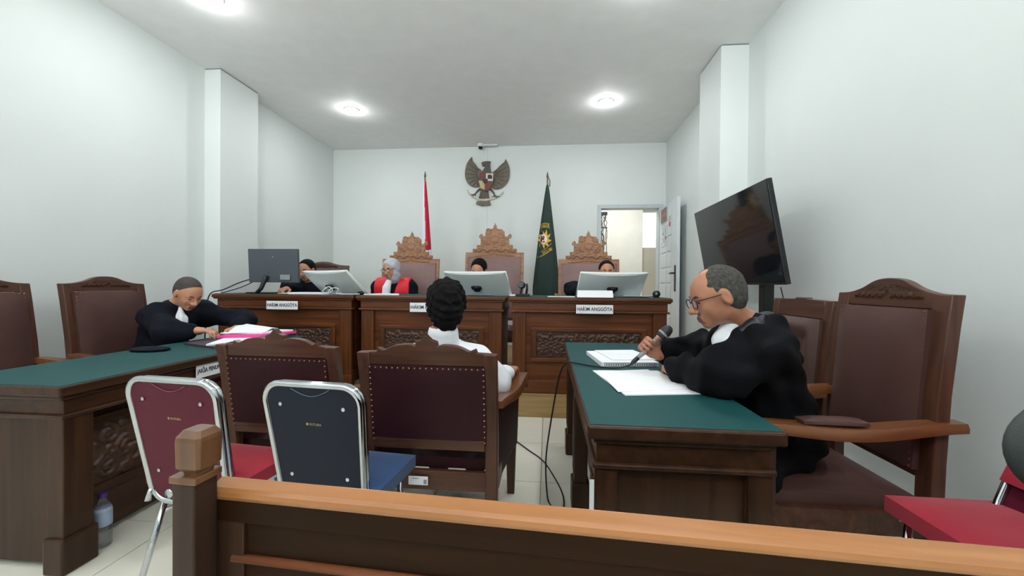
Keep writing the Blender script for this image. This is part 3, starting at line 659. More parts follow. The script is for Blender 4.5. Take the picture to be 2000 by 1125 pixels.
# judges chairs
th1 = armchair('throne_chair', 'carved high-backed chair behind the woman in the grey headscarf', (-1.775, 4.68, .21), PI, bw=.755, top=1.32, crest='throne', seat_h=.45, D=.52, arm_h=.68, rec=.10, leather=M_thl, panel=M_thl, wood_=TZ, wx=TZ, armw=TZ, side=False, frame=.045, group='carved high-backed judge chairs')
th2 = copy_tree(th1); th2.location = (-.69, 4.78, .21); th2.scale = (1.01, 1, 1.07); tag(th2, 'tallest carved high-backed chair, middle of the three, below the eagle emblem', 'chair', 'carved high-backed judge chairs')
th3 = copy_tree(th1); th3.location = (.51, 4.68, .21); th3.scale = (.995, 1, 1.0); tag(th3, 'carved high-backed chair in front of the open doorway', 'chair', 'carved high-backed judge chairs')
c7 = armchair('armchair', 'plain arched chair behind the judge at the black monitor', (-2.91, 4.60, .21), PI, bw=.68, top=1.225, crest='arch', seat_h=.45, D=.52, arm_h=.66, rec=.08, side=False, peak=.05, leather=mat('dim_leather', (120,98,94), .5, var=.1), wood_=wood('dim_wood', (88,70,66), (112,90,84), 'z'), wx=MATS['dim_wood'])

# ------------------------------------------------------------------ public bench in the foreground
bn = thing('bench', 'long wooden bench with square knobbed post across the foreground', 'bench', (-.617, .672, 0), -.0605)
rl = MB(); BL = 1.72
sec = [(-.032, .824), (-.0345, .831), (-.032, .838), (-.026, .843), (-.004, .851), (.0, .847), (.0, .824)]
rl.prism(sec, (.035, 0, 0), (0, 1, 0), (0, 0, 1), (BL, 0, 0)); rl.build('top_rail', BR, bn, bevel=.002)
MB().box2((.03, -.029, .785), (BL, -.006, .826)).build('upper_rail', BX, bn, bevel=.002)
MB().box2((.10, -.022, .47), (BL, -.008, .79)).build('back_panel', BX, bn)
MB().tube([(.078, -.025, .722), (BL, -.025, .722)], .0075, 10).build('moulding', mat('moulding_wood', (120,70,44), .3, coat=.4), bn, smooth=True)
MB().box2((.03, -.040, .42), (BL, -.008, .48)).build('lower_rail', BX, bn, bevel=.003)
MB().box2((.045, -.028, .47), (.10, -.008, .786)).build('back_stile', wood('bench_stile', (40,23,12), (62,37,20), 'z', .5, 0), bn, bevel=.002)
MB().box2((.03, -.01, .40), (BL, .40, .44)).build('seat', BX, bn, bevel=.008)
for xx in (0, BL-.02):
    MB().box2((xx+.016, -.080, 0), (xx+.058, -.036, .878)).build('end_post', wood('bench_post', (38,25,18), (58,39,28), 'z', .5, 0), bn, bevel=.003)
    MB().box2((xx-.0, -.03, .36), (xx+.052, .40, .41)).build('end_rail', BX, bn, bevel=.004)
    MB().box2((xx-.0, .34, 0), (xx+.052, .39, .62)).build('front_leg', BX, bn, bevel=.004)
    MB().box2((xx+.013, -.083, .873), (xx+.064, -.033, .885)).build('post_collar', BK, bn, bevel=.002)
    kb = MB(); cxk, cyk = xx+.044, -.058
    def ring(hw, ch, z): return [(cxk+a*hw*(1 if i in (0,3,4,7) else 1-ch), cyk+b*hw*(1-ch if i in (0,3,4,7) else 1), z) for i, (a, b) in enumerate(((1,1), (1,1), (-1,1), (-1,1), (-1,-1), (-1,-1), (1,-1), (1,-1)))]
    kb.loft([ring(.016, .3, 0.8840), ring(.017, .3, 0.8900), ring(.0235, .2, 0.8980), ring(.0245, .2, 0.9420), ring(.0235, .2, 0.9480), ring(.0165, .25, 0.9580), ring(.0005, .25, 0.9585)])
    kb.build('knob', BK, bn, bevel=.0012)

# ------------------------------------------------------------------ chrome stacking chairs
def rounded_loop(w0, w1, z0, z1, r, n=6):
    """closed loop in (x, z): width w0 at the bottom, w1 at the top"""
    pts = []
    for (sx, sz, a0) in ((1, 1, 0), (-1, 1, PI/2), (-1, -1, PI), (1, -1, 3*PI/2)):
        w = (w1 if sz > 0 else w0)/2; z = z1 if sz > 0 else z0
        for k in range(n+1):
            a = a0+PI/2*k/n; pts.append((sx*(w-r)+r*math.cos(a), (z-r if sz > 0 else z+r)+r*math.sin(a)))
    return pts
def stack_chair(label, loc, rz, seatm, backm, top=.80, zlow=.34, w=.43, seat_h=.43, rec=.24, logo=True, group=None, seat_w=.44, sd=.30):
    t = thing('stacking_chair', label, 'chair', loc, rz, group); yb = -.15
    py = lambda z: yb-(z-seat_h)*rec
    lp = rounded_loop(w*.90, w, zlow, top, .065, 6)
    MB().tube([(x, py(z), z) for x, z in lp], .012, 10, closed=True, flat=(1.0, 1.0)).build('back_frame', M_chrome, t, smooth=True)
    MB().tube([(x*.985, py(z)+.022, z-.002) for x, z in lp], .011, 10, closed=True).build('front_frame', M_chrome, t, smooth=True)
    lp2 = rounded_loop(w*.90-.022, w-.022, zlow+.011, top-.011, .056, 6)
    # scoop at the top of the board
    pts = [(x, z) for x, z in lp2]; mb = MB(); n = len(pts)
    a = [(x, py(z)-.004, z) for x, z in pts]; b = [(x, py(z)+.014, z) for x, z in pts]
    mb.add(a+b, [list(range(n)), list(range(2*n-1, n-1, -1))]+[[i, n+i, n+(i+1) % n, (i+1) % n] for i in range(n)])
    bb = mb.build('back_board', backm, t, label=None)
    ap = [(-.075+.15*k/14, top-.014-.026*math.sin(PI*k/14)) for k in range(15)]
    MB().tube([(x, py(z)-.006, z) for x, z in ap], .0016, 6).build('grip_rim', mat('rim_'+backm.name, tuple(min(255, int(c*1.0)) for c in ((120,70,90) if backm is M_maroonp else (90,104,124))), .3), bb, smooth=True)
    for x, z in ((-w*.33, top-.075), (w*.33, top-.08), (-w*.30, zlow+.13), (w*.30, zlow+.13)):
        MB().lathe([(.001, 0), (.007, 0), (.007, .003), (.001, .004)], (x, py(z)-.005, z), 10, Matrix.Rotation(PI/2, 3, 'X')).build('screw', M_chrome, bb)
    MB().lathe([(.001, 0), (.019, 0), (.017, .005), (.001, .007)], (-w*.36+.05, py(zlow+.035)-.005, zlow+.035), 14, Matrix.Rotation(PI/2, 3, 'X')).build('round_cap', M_chrome, bb, smooth=True)
    if logo:
        z = top-.145; text_obj('logo', '\u25c9 FUTURA', .013, M_gold, bb, (0, py(z)-.006, z), (PI/2-math.atan(rec)*-1, 0, 0), width=.06)
    Rf = Matrix.Rotation(math.atan(rec), 3, 'X') @ Matrix(((-1,0,0), (0,0,1), (0,1,0))); zc = (top+zlow)/2+.04
    pillow('back_pad', (0, py(zc)+.028, zc), (w-.04, top-zlow-.14, .03), seatm, t, .02, Rf)
    pillow('seat', (0, .17-sd/2, seat_h-.018), (seat_w, sd, .05), seatm, t, .018, None)
    for s in (-1, 1):
        x = s*(w*.45)
        MB().tube([(x, .15, seat_h-.05), (x, -.15, seat_h-.05), (x, -.16, seat_h-.09)], .011, 8).build('seat_tube', M_chrome, t, smooth=True)
        MB().tube([(x, .12, seat_h-.06), (x*1.04, .15, .02)], .0115, 10).build('leg', M_chrome, t, smooth=True)
        MB().tube([(x, -.08, seat_h-.08), (x*1.04, -.19, .02)], .0115, 10).build('leg', M_chrome, t, smooth=True)
        for yy in (.152, -.192): MB().lathe([(.015, 0), (.016, .01), (.013, .03)], (x*1.04, yy, 0), 10).build('foot_cap', M_whitep, t, smooth=True)
        MB().tube([(x*.99, -.10, seat_h-.16), (x*.99, .13, seat_h-.16)], .008, 8).build('brace', M_chrome, t, smooth=True)
    return t
G3 = 'chrome-framed stacking chairs'
stack_chair('red stacking chair with maroon plastic back beside the bench post', (-1.335, 1.53, 0), -.10, M_red, M_maroonp, top=.845, zlow=.355, w=.385, group=G3, rec=.17, seat_h=.45)
stack_chair('blue stacking chair with dark navy plastic back behind the bench', (-.800, 1.53, 0), -.10, M_blue, M_navyp, top=.845, zlow=.37, w=.375, group=G3, rec=.17, seat_h=.45)
stack_chair('red stacking chair seen seat first at the bottom right', (1.30, 1.20, 0), PI/2, M_red, M_maroonp, top=.92, zlow=.46, w=.44, seat_h=.50, rec=.45, group=G3, seat_w=.46, sd=.38)
# rounded grey chair back cut off by the right edge
t = thing('office_chair', 'dark grey rounded upholstered chair back cut off at the right edge', 'chair', (1.2, .90, 0), 0)
grey = mat('dark_grey_fabric', (64,70,68), .9, bump=.3, bscale=300, var=.06)
MB().ell((-.07, 0, .875), (.19, .05, .125), seg=40).build('back_pad', grey, t, smooth=True)
MB().ell((.1, -.2, .45), (.2, .2, .045), seg=20).build('seat', grey, t, smooth=True)
MB().tube([(.1, -.05, .84), (.1, -.02, .5), (.1, -.15, .42)], .015, 8).build('back_bracket', M_blackp, t, smooth=True)
MB().tube([(.1, -.2, .43), (.1, -.2, .08)], .025, 10).build('post', M_blackp, t, smooth=True)
for k in range(5):
    a = 2*PI*k/5; MB().tube([(.1, -.2, .09), (.1+.17*math.cos(a), -.2+.17*math.sin(a), .04), (.1+.18*math.cos(a), -.2+.18*math.sin(a), .0)], .016, 8).build('leg', M_blackp, t, smooth=True)

# ------------------------------------------------------------------ television on its stand
tv = thing('television', 'large dark flat TV leaning forward at the right wall', 'television', (1.55, 3.39, 1.215))
tl = math.atan(.13/.70); Rt = Matrix.Rotation(-tl, 3, 'Y')
def tvp(x, y, z): p = Rt @ Vector((x, y, z)); return (p.x, p.y, p.z)
MB().box(tvp(.022, 0, .355), (.035, 1.29, .71), Rt).build('casing', M_blackp, tv, bevel=.004)
MB().box(tvp(.0035, 0, .36), (.003, 1.272, .685), Rt).build('screen', M_screen, tv)
MB().box(tvp(.055, 0, .28), (.03, .6, .35), Rt).build('rear_housing', M_blackp, tv, bevel=.01)
ts = thing('tv_stand', 'black floor stand carrying the large TV', 'stand', (1.66, 3.18, 0))
MB().box((0, 0, .68), (.07, .085, 1.36)).build('column', M_blackp, ts, bevel=.004)
MB().box((-.1, 0, .02), (.45, .7, .03)).build('base', M_blackp, ts, bevel=.006)
MB().box((-.04, .1, 1.42), (.03, .5, .30), Matrix.Rotation(-tl, 3, 'Y')).build('mount_plate', M_blackp, ts)
cb = MB().tube([(1.585, 2.86, 1.20), (1.60, 2.82, 1.05), (1.62, 2.78, .85), (1.66, 2.8, .5), (1.7, 2.9, .01)], .004, 6).build('cable', M_blackp, None, smooth=True); tag(cb, 'thin black cable hanging from the TV corner', 'cable')

# ------------------------------------------------------------------ wall emblem, camera, conduit
em = thing('eagle_emblem', 'carved eagle emblem with shield hanging high on the back wall', 'emblem', (-1.0, 6.5, 2.91)); k_ = .00083
M_eagle = mat('eagle_bronze', (112,104,92), .6, bump=.5, bscale=60, var=.15, vscale=30); M_eagle2 = mat('eagle_dark', (92,86,80), .6, var=.1)
def ep(pts): return [((x-545)*k_, (585-y)*k_) for x, y in pts]
def plate(pts, y0, th, name, m, parent=em, bevel=.003): return MB().prism(ep(pts), (0, -y0, 0), (1,0,0), (0,0,1), (0,-th,0)).build(name, m, parent, bevel=bevel)
LW = [(232,100), (190,150), (130,240), (100,360), (95,470), (120,570), (170,650), (250,700), (330,712), (400,690), (440,600), (450,480), (440,400), (400,350), (330,320), (280,270), (250,200)]
RW = [(905,160), (950,240), (985,340), (990,460), (960,600), (880,700), (780,750), (680,750), (620,700), (600,560), (620,450), (700,380), (800,340), (860,270)]
wlft = plate(smooth_pts(LW+[LW[0]], 3)[:-1], .012, .02, 'wing', M_eagle); wrgt = plate(smooth_pts(RW+[RW[0]], 3)[:-1], .012, .02, 'wing', M_eagle)
for wing, tips, root in ((wlft, [(205,150), (150,230), (118,330), (110,440), (130,545), (180,630), (255,685), (330,700)], (430,470)), (wrgt, [(915,200), (958,300), (972,400), (965,500), (930,600), (860,690), (770,735), (680,735)], (620,520))):
    for i, (tx, ty) in enumerate(tips):
        rx = root[0]+(tx-root[0])*.25; ry = root[1]+(ty-root[1])*.25+(i-4)*6
        p = ep([(rx, ry), (tx, ty)]); d = Vector((p[1][0]-p[0][0], 0, p[1][1]-p[0][1]))
        MB().tube([(p[0][0], -.032, p[0][1]), ((p[0][0]+p[1][0])/2, -.036, (p[0][1]+p[1][1])/2), (p[1][0], -.031, p[1][1])], [.010, .014, .004], 6).build('feather', M_eagle, wing, smooth=True)
plate([(420,240), (470,210), (560,205), (612,212), (600,240), (605,330), (625,430), (655,600), (610,760), (540,795), (470,760), (420,650), (410,480), (450,400), (500,320), (505,290), (470,300), (440,292), (448,262)], .012, .045, 'body', M_eagle2)
plate([(430,745), (560,745), (590,930), (380,930)], .012, .03, 'tail', M_eagle); plate([(340,985), (600,985), (622,1065), (560,1080), (430,1085), (325,1045)], .012, .028, 'tail_tip', M_eagle)
for x in (400, 440, 480, 520, 560): MB().tube([((x-545)*k_*.8, -.045, (585-780)*k_), ((x-545)*k_*1.1, -.045, (585-925)*k_)], .006, 6).build('tail_feather', M_eagle2, em, smooth=True)
for pts, claw in (([(410,740), (345,790), (300,850)], [(210,855), (240,890), (320,880)]), ([(620,760), (670,820), (700,885)], [(640,900), (740,935), (795,905)])):
    g = MB(); g.tube([(p[0], -.03, p[1]) for p in ep(pts)], [.018, .014, .01], 8)
    for c in claw: q = ep([pts[-1], c]); g.tube([(q[0][0], -.035, q[0][1]), (q[1][0], -.035, q[1][1])], [.009, .005], 6)
    g.build('leg', M_eagle2, em, smooth=True)
rb = [(140,760), (180,830), (250,890), (350,935), (480,960), (600,950), (700,925), (790,880), (870,810)]; rq = ep(smooth_pts(rb, 4)); g = MB()
top_ = [(x, z+.018) for x, z in rq]; bot_ = [(x, z-.018) for x, z in rq]
vs = [(x, -.02-.012*math.sin(i*.7), z) for i, (x, z) in enumerate(top_)]+[(x, -.02-.012*math.sin(i*.7), z) for i, (x, z) in enumerate(bot_)]; n = len(rq)
vs += [(x, y+.006, z) for x, y, z in vs]; fs = []
for i in range(n-1): fs += [(n+i, n+i+1, i+1, i), (2*n+i, 2*n+i+1, 3*n+i+1, 3*n+i), (i, i+1, 2*n+i+1, 2*n+i), (n+i+1, n+i, 3*n+i, 3*n+i+1)]
g.add(vs, fs).build('ribbon', mat('ribbon_pale', (206,200,184), .7, var=.1), em, smooth=True)
sh = plate([(400,440), (680,450), (670,620), (610,760), (520,810), (420,740), (385,600)], .05, .015, 'shield', M_eagle2)
for nm, m, pts in (('shield_field', mat('shield_red', (128,62,62), .6), [(405,445), (520,448), (520,540), (400,530)]), ('shield_field', mat('shield_white', (214,206,194), .6), [(524,450), (672,456), (662,605), (570,600), (524,560)]), ('shield_field', MATS['shield_red'], [(510,650), (600,620), (655,625), (590,760), (510,790)]), ('shield_field', mat('shield_gold', (190,176,120), .6), [(375,590), (450,592), (505,680), (500,775), (420,735)])):
    plate(pts, .064, .006, nm, m, sh, 0)
plate([(560,490), (600,475), (650,500), (650,560), (560,560)], .069, .004, 'bull_head', mat('shield_dark', (62,58,58), .6), sh, 0); plate([(470,560), (560,560), (560,630), (515,655), (460,600)], .069, .006, 'shield_centre', MATS['shield_dark'], sh, 0)
for a, b in (((400,600), (440,735)), ((425,600), (470,750))): q = ep([a, b]); MB().tube([(q[0][0], -.071, q[0][1]), (q[1][0], -.071, q[1][1])], .004, 6).build('stripe', MATS['shield_white'], sh)
cv = thing('security_camera', 'small white dome security camera on the ceiling above the eagle', 'camera', (-1.10, 6.38, ZC))
MB().lathe([(.001, 0), (.052, 0), (.052, -.03), (.045, -.045), (.001, -.045)], (0,0,0), 20).build('base', M_whitep, cv, smooth=False)
MB().lathe([(.036, -.045), (.036, -.06), (.026, -.078), (.001, -.084)], (0,0,0), 16).build('dome', M_blackp, cv, smooth=True)
MB().box((.16, .03, -.012), (.22, .07, .02)).build('junction_box', M_whitep, cv, bevel=.003)
cd = MB().box2((-1.03, 6.485, .9), (-1.012, 6.5, ZC)).build('cable_conduit', M_whitep, None, bevel=.002); tag(cd, 'slim white cable conduit running down the back wall behind the eagle', 'conduit')

# ------------------------------------------------------------------ flags
def flag(name, label, x, y, zpole, zt, zbot, wtop, wbot, colors, lean=0.0, nf=7, seed=1, fringe=False, dx=0, group=None, seg=56, asym=0):
    t = thing(name, label, 'flag', (x, y, .21)); rg = random.Random(seed)
    MB().tube([(0, 0, 0), (lean, 0, zpole-.21)], .012, 10).build('pole', mat('pole_wood', (120,100,80), .4), t, smooth=True)
    MB().lathe([(.12, 0), (.12, .02), (.04, .04), (.02, .09)], (0,0,0), 20).build('pole_base', M_chrome, t, smooth=True)
    MB().lathe([(.004, 0), (.02, .015), (.014, .04), (.002, .09)], (lean, 0, zpole-.21), 10).build('finial', mat('finial_grey', (110,104,96), .35, .8), t, smooth=True)
    rings = []; NR = 44
    def surf(u, a):      # u 0 top .. 1 bottom
        z = zt-.21+(zbot-zt)*u; w = wtop+(wbot-wtop)*(u**.85); w *= (1-.10*max(0, u-.9)*10)
        f = 1+.10*min(1, u*2)*math.sin(nf*a+2.2*u+seed)+.05*math.sin(2*nf*a+seed)
        cx = lean*(z/(zpole-.21))+dx*u; ry = .42*w
        return (cx+asym*u+w/2*f*math.cos(a), ry*f*math.sin(a)*.9, z+.012*math.sin(3*a+seed)*u)
    for i in range(NR+1): rings.append([surf(i/NR, 2*PI*k/seg) for k in range(seg)])
    mb = MB().loft(rings); cols = []
    for i in range(NR):
        for k in range(seg): cols.append(colors(i/NR, (2*PI*(k+.5)/seg) % (2*PI)))
    mb.mi = cols+[0, 0]; ms = flag_mats
    o = mb.build('flag_cloth', ms, t, smooth=True); return t, o, surf
flag_mats = [mat('flag_red', (186,26,58), .8, var=.05), mat('flag_white', (226,228,234), .8, var=.02)]
def redwhite(u, a):      # a: angle, front is -y (a = 270 deg)
    x = math.cos(a)
    lim = -.35+.9*max(0, u-.1) if u < .58 else 9
    return 0 if x > lim-.1+.2*math.sin(u*6) else 1
fA, _, _ = flag('national_flag', 'folded red and white flag hanging left of the middle judge chair', -1.835, 5.8, 2.80, 2.74, 1.0, .03, .20, redwhite, dx=.05, seed=2, lean=0)
flag_mats = [mat('flag_green', (38,58,52), .8, var=.12, vscale=5)]
fB, cl, surf = flag('court_flag', 'dark green flag with yellow sun emblem right of the middle judge chair', -.012, 5.8, 2.76, 2.66, .98, .03, .40, lambda u, a: 0, dx=-.01, nf=5, seed=5, lean=0)
MB().tube([(0, -.01, 2.53), (.02, -.012, 2.55), (.035, -.014, 2.50), (.033, -.014, 2.42)], .006, 6).build('hook', M_blackp, fB, smooth=True)
# emblem wrapped on the front of the green cloth: (x, z) local -> y by scanning the cloth surface
cvs = np.array([v.co[:] for v in cl.data.vertices]); fr_ = cvs[cvs[:, 1] < .0]
def front_y(x, z):
    d = ((fr_[:, 0]-x)*1.0)**2+((fr_[:, 2]-z)*1.0)**2; i = np.argsort(d)[:4]; w_ = 1/(d[i]+1e-5); return float((fr_[i, 1]*w_).sum()/w_.sum())-.006
M_yel = mat('emblem_yellow', (214,168,48), .7); M_yel2 = mat('emblem_olive', (160,146,70), .7); M_wh = mat('emblem_white', (222,220,214), .7); M_rd = mat('emblem_red', (170,50,60), .7)
def wrap(mb, d=0): mb.v = [(x, front_y(x, z)+y-d, z) for x, y, z in mb.v]; return mb
Z0 = 1.653; ex = -.042
def disc(cx, cz, r, n=20): return [(cx+r*math.cos(2*PI*k/n), cz+r*math.sin(2*PI*k/n)) for k in range(n)]
def flatpoly(pts, cx, cz):
    mb = MB(); n = len(pts); vs = [(cx, 0, cz)]+[(x, 0, z) for x, z in pts]; mb.add(vs, [(0, i+1, (i+1) % n+1) for i in range(n)]); mb.f = [f[::-1] for f in mb.f]; return mb
sun = []
for k in range(9):
    a = 2*PI*k/9+.3; sun += [(ex+.062*math.cos(a-.25), Z0+.062*math.sin(a-.25)), (ex+.088*math.cos(a+.05), Z0+.088*math.sin(a+.05)), (ex+.112*math.cos(a+.28), Z0+.112*math.sin(a+.28)), (ex+.078*math.cos(a+.34), Z0+.078*math.sin(a+.34))]
sun = [(ex+(x-ex)*.98, Z0+(z-Z0)*1.3) for x, z in sun]
e1 = wrap(flatpoly(sun, ex, Z0)).build('sun_emblem', M_yel, fB); wrap(flatpoly([(x, Z0+(z-Z0)*1.25) for x, z in disc(ex-.012, Z0, .056)], ex-.012, Z0), .003).build('emblem_disc', M_wh, e1)
wrap(flatpoly([(ex-.055, Z0-.02), (ex-.035, Z0-.048), (ex-.01, Z0-.052), (ex+.02, Z0-.04), (ex-.01, Z0-.02)], ex-.012, Z0-.035), .005).build('emblem_patch', M_rd, e1); wrap(flatpoly([(ex-.025, Z0+.045), (ex+.005, Z0+.048), (ex+.01, Z0+.015), (ex-.02, Z0+.01)], ex-.01, Z0+.03), .005).build('emblem_patch', M_rd, e1)
wrap(flatpoly(disc(ex-.01, Z0, .014, 12), ex-.01, Z0), .006).build('emblem_patch', M_blackp, e1)
def band(pts, w, m, name, par):
    mb = MB(); vs = []; n = len(pts)
    for i, (x, z) in enumerate(pts):
        a = pts[max(i-1, 0)]; b = pts[min(i+1, n-1)]; d = Vector((b[0]-a[0], b[1]-a[1])).normalized(); vs += [(x-d.y*w, 0, z+d.x*w), (x+d.y*w, 0, z-d.x*w)]
    mb.add(vs, [(2*i, 2*i+1, 2*i+3, 2*i+2) for i in range(n-1)]); return wrap(mb, .002).build(name, m, par)
tp = lambda dz, xx0, xx1: [(xx0+(xx1-xx0)*k/10, Z0+.165+dz+.012*math.sin(PI*k/10)) for k in range(11)]
band(tp(.052, ex-.05, ex+.075), .006, M_yel2, 'border', fB); band(tp(-.008, ex-.055, ex+.08), .004, M_yel2, 'border', fB)
bt = lambda dz, xx0, xx1: [(xx0+(xx1-xx0)*k/10, Z0-.215+dz+.125*(k/10)**1.7) for k in range(11)]
band(bt(.03, ex-.075, ex+.105), .004, M_yel2, 'border', fB); band(bt(-.045, ex-.10, ex+.12), .007, M_yel2, 'border', fB)
for tx, cx, cz, rot, wd_ in (('ILAN NE', ex+.012, Z0+.190, 0, .12), ('FVCA TEK', ex+.05, Z0-.175, .5, .15)):
    o = text_obj('lettering', tx, .058, M_yel, fB, (0,0,0), (0,0,0), extrude=0, width=wd_, bold=.001); c_, s_ = math.cos(rot), math.sin(rot)
    for v in o.data.vertices:
        x = cx+v.co.x*c_-v.co.y*s_; z = cz+v.co.x*s_+v.co.y*c_; v.co = (x, front_y(x, z)-.003, z)
fg = MB()
for k in range(14):
    x, y, z = surf(.985, 2*PI*(.86+.12*k/14)); fg.tube([(x+.006, y, z+.08), (x+.012, y-.003, z-.02)], .004, 5)
o = fg.build('gold_fringe', mat('gold_thread', (196,166,90), .6), fB)

# ------------------------------------------------------------------ monitors and things on the judges desks
DT = 1.094          # desk top height
def white_monitor(label, x, y, yaw, w=.62, h=.34, tilt=.84, zc=1.205):
    t = thing('computer_monitor', label, 'monitor', (x, y, DT), yaw, 'white monitors on the judges desks'); Rm = Matrix.Rotation(tilt, 3, 'X')
    def q(px, py, pz): p = Rm @ Vector((px, py, pz)); return (p.x, p.y, p.z+zc-DT)
    N = 16; rings = []
    for i in range(N+1):        # curved slab: back bulges to -y
        x_ = -w/2+w*i/N; u = 2*x_/w; bk = -.012-.030*(1-u*u); fy = .018-.030*(1-u*u)*.2
        sag = .014*(1-u*u)
        rings.append([q(x_, bk, -h/2+.02*u*u), q(x_, fy, -h/2+.02*u*u), q(x_, fy, h/2-sag*0), q(x_, bk*.8, h/2)])
    MB().loft(rings).build('shell', M_monback, t, bevel=.004, autos=.6)
    rim = MB(); rim.tube([q(-w/2+w*i/N, -.004-.030*(1-(2*(-w/2+w*i/N)/w)**2)*.5, h/2+.002) for i in range(N+1)], .007, 8); rim.tube([q(-w/2, .004, -h/2), q(-w/2, .004, h/2)], .006, 8); rim.tube([q(w/2, .004, -h/2), q(w/2, .004, h/2)], .006, 8); rim.build('rim', M_whitep, t, smooth=True)
    MB().box(q(0, .0135, 0), (w-.03, .002, h-.03), Rm).build('screen', M_screen, t)
    MB().box(q(0, -.060, .0), (.06, .03, .06), Rm).build('hinge', M_blackp, t, bevel=.006)
    for s in (-1, 1): MB().ell(q(s*.034, -.066, .02), (.020, .014, .026), Rm, 10).build('knob', M_blackp, t, smooth=True)
    MB().box((0, .14, .008), (.24, .20, .014)).build('stand_foot', M_greyp, t, bevel=.004); MB().tube([q(0, .02, -.1), (0, .07, .05), (0, .12, .01)], .014, 8).build('stand_arm', M_greyp, t, smooth=True)
    return t
white_monitor('leftmost white monitor leaning back, beside the black monitor', -2.12, 3.80, -.42, w=.66)
white_monitor('white monitor leaning back on the middle judge desk', -.67, 3.82, -.14, w=.61)
white_monitor('white monitor leaning back on the right judge desk', .60, 3.84, .10, w=.62)
t = thing('computer_monitor', 'black monitor with a small white label on its back, on the left judge desk', 'monitor', (-2.73, 3.75, DT), .02)
MB().box((0, 0, .28), (.515, .035, .335), Matrix.Rotation(.06, 3, 'X')).build('casing', M_dkgrey, t, bevel=.004)
MB().box((.13, -.023, .165), (.10, .003, .05)).build('label', M_greyp, t); MB().lathe([(.001, 0), (.012, 0), (.001, .002)], (.0, -.022, .37), 12, Matrix.Rotation(PI/2, 3, 'X')).build('logo_disc', M_greyp, t)
MB().tube([(-.06, -.025, .18), (-.10, -.05, .05), (-.13, -.07, .008)], [.024, .020, .018], 8).build('stand_arm', M_blackp, t, smooth=True); MB().box((-.12, .02, .007), (.26, .17, .014)).build('stand_foot', M_blackp, t, bevel=.004)
def sheet(name, label, pts, z, th, cat='paper', m=None, bend=.0, group=None):
    cx = sum(p[0] for p in pts)/len(pts); cy = sum(p[1] for p in pts)/len(pts)
    mb = MB().prism([(p[0]-cx, p[1]-cy) for p in pts], (0,0,0), (1,0,0), (0,1,0), (0,0,th)); o = mb.build(name, m or M_paper, None); o.location = (cx, cy, z); return tag(o, label, cat, group)
sheet('paper_stack', 'white papers in front of the judge at the black monitor', [(-2.52, 3.66), (-2.10, 3.66), (-2.05, 3.86), (-2.46, 3.86)], DT, .018)
sheet('paper_stack', 'open papers in front of the woman in the headscarf', [(-1.75, 3.66), (-1.40, 3.65), (-1.50, 3.9), (-1.70, 3.92)], DT, .01)
sheet('paper_sheet', 'loose sheet at the right of the middle monitor', [(-.36, 3.80), (-.24, 3.80), (-.25, 4.0), (-.40, 4.0)], DT, .012)
sheet('paper_sheet', 'flat sheet at the left end of the right judge desk', [(.0, 3.66), (.25, 3.66), (.26, 3.78), (.02, 3.78)], DT, .005)
sheet('paper_sheet', 'crumpled pale sheet right of the right monitor', [(.72, 3.84), (.98, 3.80), (.95, 3.92), (.76, 3.98)], DT, .012)
sheet('paper_sheet', 'pale document lying under the black monitor', [(-3.0, 3.78), (-2.55, 3.80), (-2.50, 4.05), (-2.90, 4.08)], DT, .006)
o = MB().loft([[(-.16, -.03, 0), (.16, -.03, 0), (.16, -.03, .003), (-.16, -.03, .003)], [(-.15, .05, .06), (.165, .05, .06), (.165, .052, .063), (-.15, .052, .063)], [(-.15, .10, 0), (.165, .10, 0), (.165, .104, 0), (-.15, .104, 0)]]).build('folded_card', M_paper, None); o.location = (.425, 3.62, DT); tag(o, 'blank folded white card standing on the right judge desk', 'card')
t = thing('conference_camera', 'black swivel camera on the right end of the middle judge desk', 'camera', (-.235, 3.78, DT), 0)
MB().box((0, 0, .012), (.13, .11, .024)).build('base', M_blackp, t, bevel=.006); MB().tube([(.035, 0, .02), (.042, 0, .07), (.040, 0, .12)], .011, 8).build('yoke', M_blackp, t, smooth=True)
MB().ell((-.008, -.005, .105), (.036, .036, .036), seg=16).build('head', M_blackp, t, smooth=True); MB().lathe([(.001, 0), (.024, 0), (.026, .02), (.018, .022), (.001, .018)], (-.012, -.035, .105), 16, Matrix.Rotation(PI/2, 3, 'X')).build('lens', M_dkgrey, t, smooth=True)
MB().tube([(-.02, 0, .02), (-.01, 0, .07)], .010, 8).build('neck', M_blackp, t)
t = thing('desk_speaker', 'small round black webcam speaker at the right end of the right desk', 'speaker', (.99, 3.72, DT), 0)
MB().lathe([(.001, -.02), (.026, -.02), (.032, -.012), (.032, .015), (.022, .022), (.001, .022)], (0, 0, .034), 18, Matrix.Rotation(PI/2, 3, 'X')).build('body', M_blackp, t, smooth=True)
MB().lathe([(.001, 0), (.016, 0), (.001, .004)], (-.004, -.021, .036), 14, Matrix.Rotation(PI/2, 3, 'X')).build('lens', M_greyp, t, smooth=True); MB().box((0, 0, .003), (.05, .05, .006)).build('foot', M_blackp, t)
t = MB().ell((0, 0, .016), (.03, .05, .018), seg=14).build('computer_mouse', M_blackp, None, smooth=True); t.location = (-1.80, 3.70, DT); tag(t, 'black mouse beside the leftmost white monitor', 'mouse')
def cable(label, pts, r=.004, m=None, n=6):
    P = [Vector(p) for p in pts]; out = []
    for i in range(len(P)-1):
        p0, p1, p2, p3 = P[max(i-1, 0)], P[i], P[i+1], P[min(i+2, len(P)-1)]
        for k in range(n):
            t = k/n; out.append(.5*(2*p1+(p2-p0)*t+(2*p0-5*p1+4*p2-p3)*t*t+(-p0+3*p1-3*p2+p3)*t**3))
    out.append(P[-1]); o = MB().tube(out, r, 6).build('cable', m or M_blackp, None, smooth=True); return tag(o, label, 'cable')
